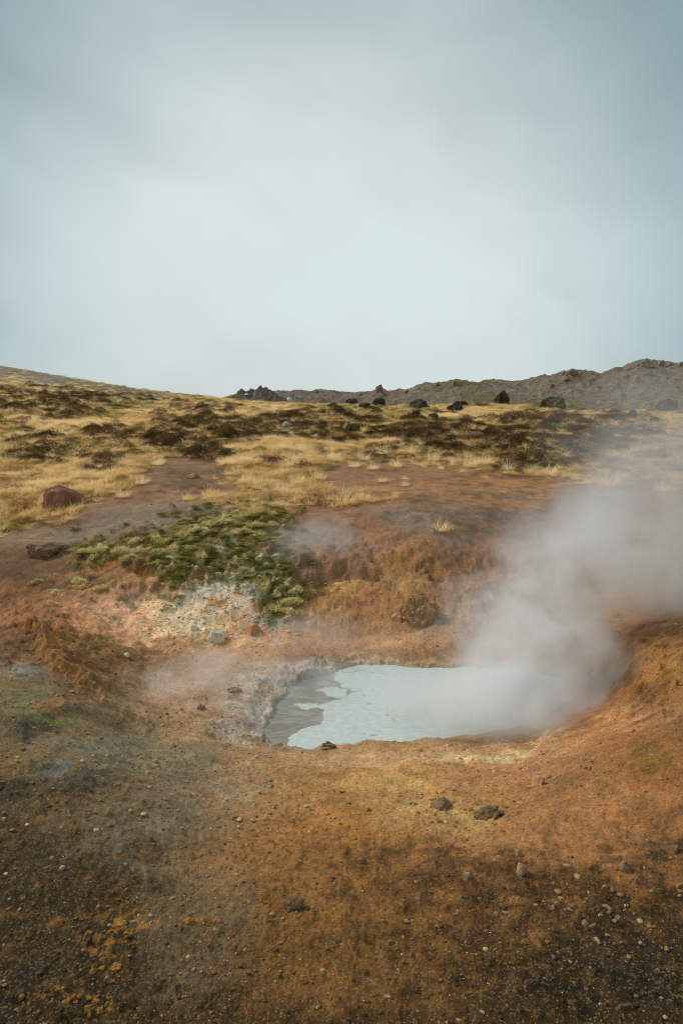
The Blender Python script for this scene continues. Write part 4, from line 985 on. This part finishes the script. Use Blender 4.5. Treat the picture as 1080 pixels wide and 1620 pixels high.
ng.interface.new_socket('Geometry', in_out='INPUT', socket_type='NodeSocketGeometry'); ng.interface.new_socket('Geometry', in_out='OUTPUT', socket_type='NodeSocketGeometry')
nd, lk = ng.nodes, ng.links
go = N(nd, 'NodeGroupOutput'); geo = N(nd, 'GeometryNodeInputPosition').outputs[0]
wn_ = N(nd, 'ShaderNodeTexNoise'); setin(wn_, Scale=.9, Detail=2.0); lk.new(geo, wn_.inputs['Vector'])
w1 = N(nd, 'ShaderNodeVectorMath', operation='SUBTRACT'); lk.new(wn_.outputs['Color'], w1.inputs[0]); w1.inputs[1].default_value = (.5, .5, .5)
w2 = N(nd, 'ShaderNodeVectorMath', operation='SCALE'); lk.new(w1.outputs[0], w2.inputs[0]); w2.inputs['Scale'].default_value = .9
w3 = N(nd, 'ShaderNodeVectorMath', operation='ADD'); lk.new(geo, w3.inputs[0]); lk.new(w2.outputs[0], w3.inputs[1])
acc = None
for px, py, Yd, a, b_, c_, dn in PUFFS:
    p = pt(px, py, Y=Yd)
    s1 = N(nd, 'ShaderNodeVectorMath', operation='SUBTRACT'); lk.new(w3.outputs[0], s1.inputs[0]); s1.inputs[1].default_value = p
    s2 = N(nd, 'ShaderNodeVectorMath', operation='DIVIDE'); lk.new(s1.outputs[0], s2.inputs[0]); s2.inputs[1].default_value = (a, b_, c_)
    ln = N(nd, 'ShaderNodeVectorMath', operation='LENGTH'); lk.new(s2.outputs[0], ln.inputs[0])
    mr = N(nd, 'ShaderNodeMapRange', interpolation_type='SMOOTHERSTEP'); setin(mr, From_Min=.0, From_Max=1.6, To_Min=dn, To_Max=0.0); lk.new(ln.outputs['Value'], mr.inputs['Value'])
    if acc is None: acc = mr.outputs[0]
    else:
        ad = N(nd, 'ShaderNodeMath', operation='ADD'); lk.new(acc, ad.inputs[0]); lk.new(mr.outputs[0], ad.inputs[1]); acc = ad.outputs[0]
nn = N(nd, 'ShaderNodeTexNoise'); setin(nn, Scale=1.9, Detail=5.0, Roughness=.6, Distortion=.9); lk.new(w3.outputs[0], nn.inputs['Vector'])
nm_ = N(nd, 'ShaderNodeMapRange', interpolation_type='SMOOTHSTEP'); setin(nm_, From_Min=.36, From_Max=.68, To_Min=.22, To_Max=3.5); lk.new(nn.outputs[0], nm_.inputs['Value'])
fin = N(nd, 'ShaderNodeMath', operation='MULTIPLY'); lk.new(acc, fin.inputs[0]); lk.new(nm_.outputs[0], fin.inputs[1])
cut = N(nd, 'ShaderNodeMath', operation='SUBTRACT', use_clamp=False); lk.new(fin.outputs[0], cut.inputs[0]); cut.inputs[1].default_value = .012
mxx = N(nd, 'ShaderNodeMath', operation='MAXIMUM'); lk.new(cut.outputs[0], mxx.inputs[0]); mxx.inputs[1].default_value = 0
vc = N(nd, 'GeometryNodeVolumeCube'); vc.inputs['Min'].default_value = STEAM_BOX[0]; vc.inputs['Max'].default_value = STEAM_BOX[1]
for k, v in zip('XYZ', STEAM_RES): vc.inputs['Resolution ' + k].default_value = v
lk.new(mxx.outputs[0], vc.inputs['Density'])
sm = N(nd, 'GeometryNodeSetMaterial'); sm.inputs['Material'].default_value = m; lk.new(vc.outputs[0], sm.inputs[0]); lk.new(sm.outputs[0], go.inputs[0])
vol = bpy.data.volumes.new('steam'); vol.materials.append(m)
steam = bpy.data.objects.new('steam', vol); col.objects.link(steam)
steam.modifiers.new('vapour', 'NODES').node_group = ng
tag(steam, 'white steam rising from the pool and drifting right', kind='stuff')
scene.cycles.volume_step_rate = 2.0
scene.cycles.volume_max_steps = 96
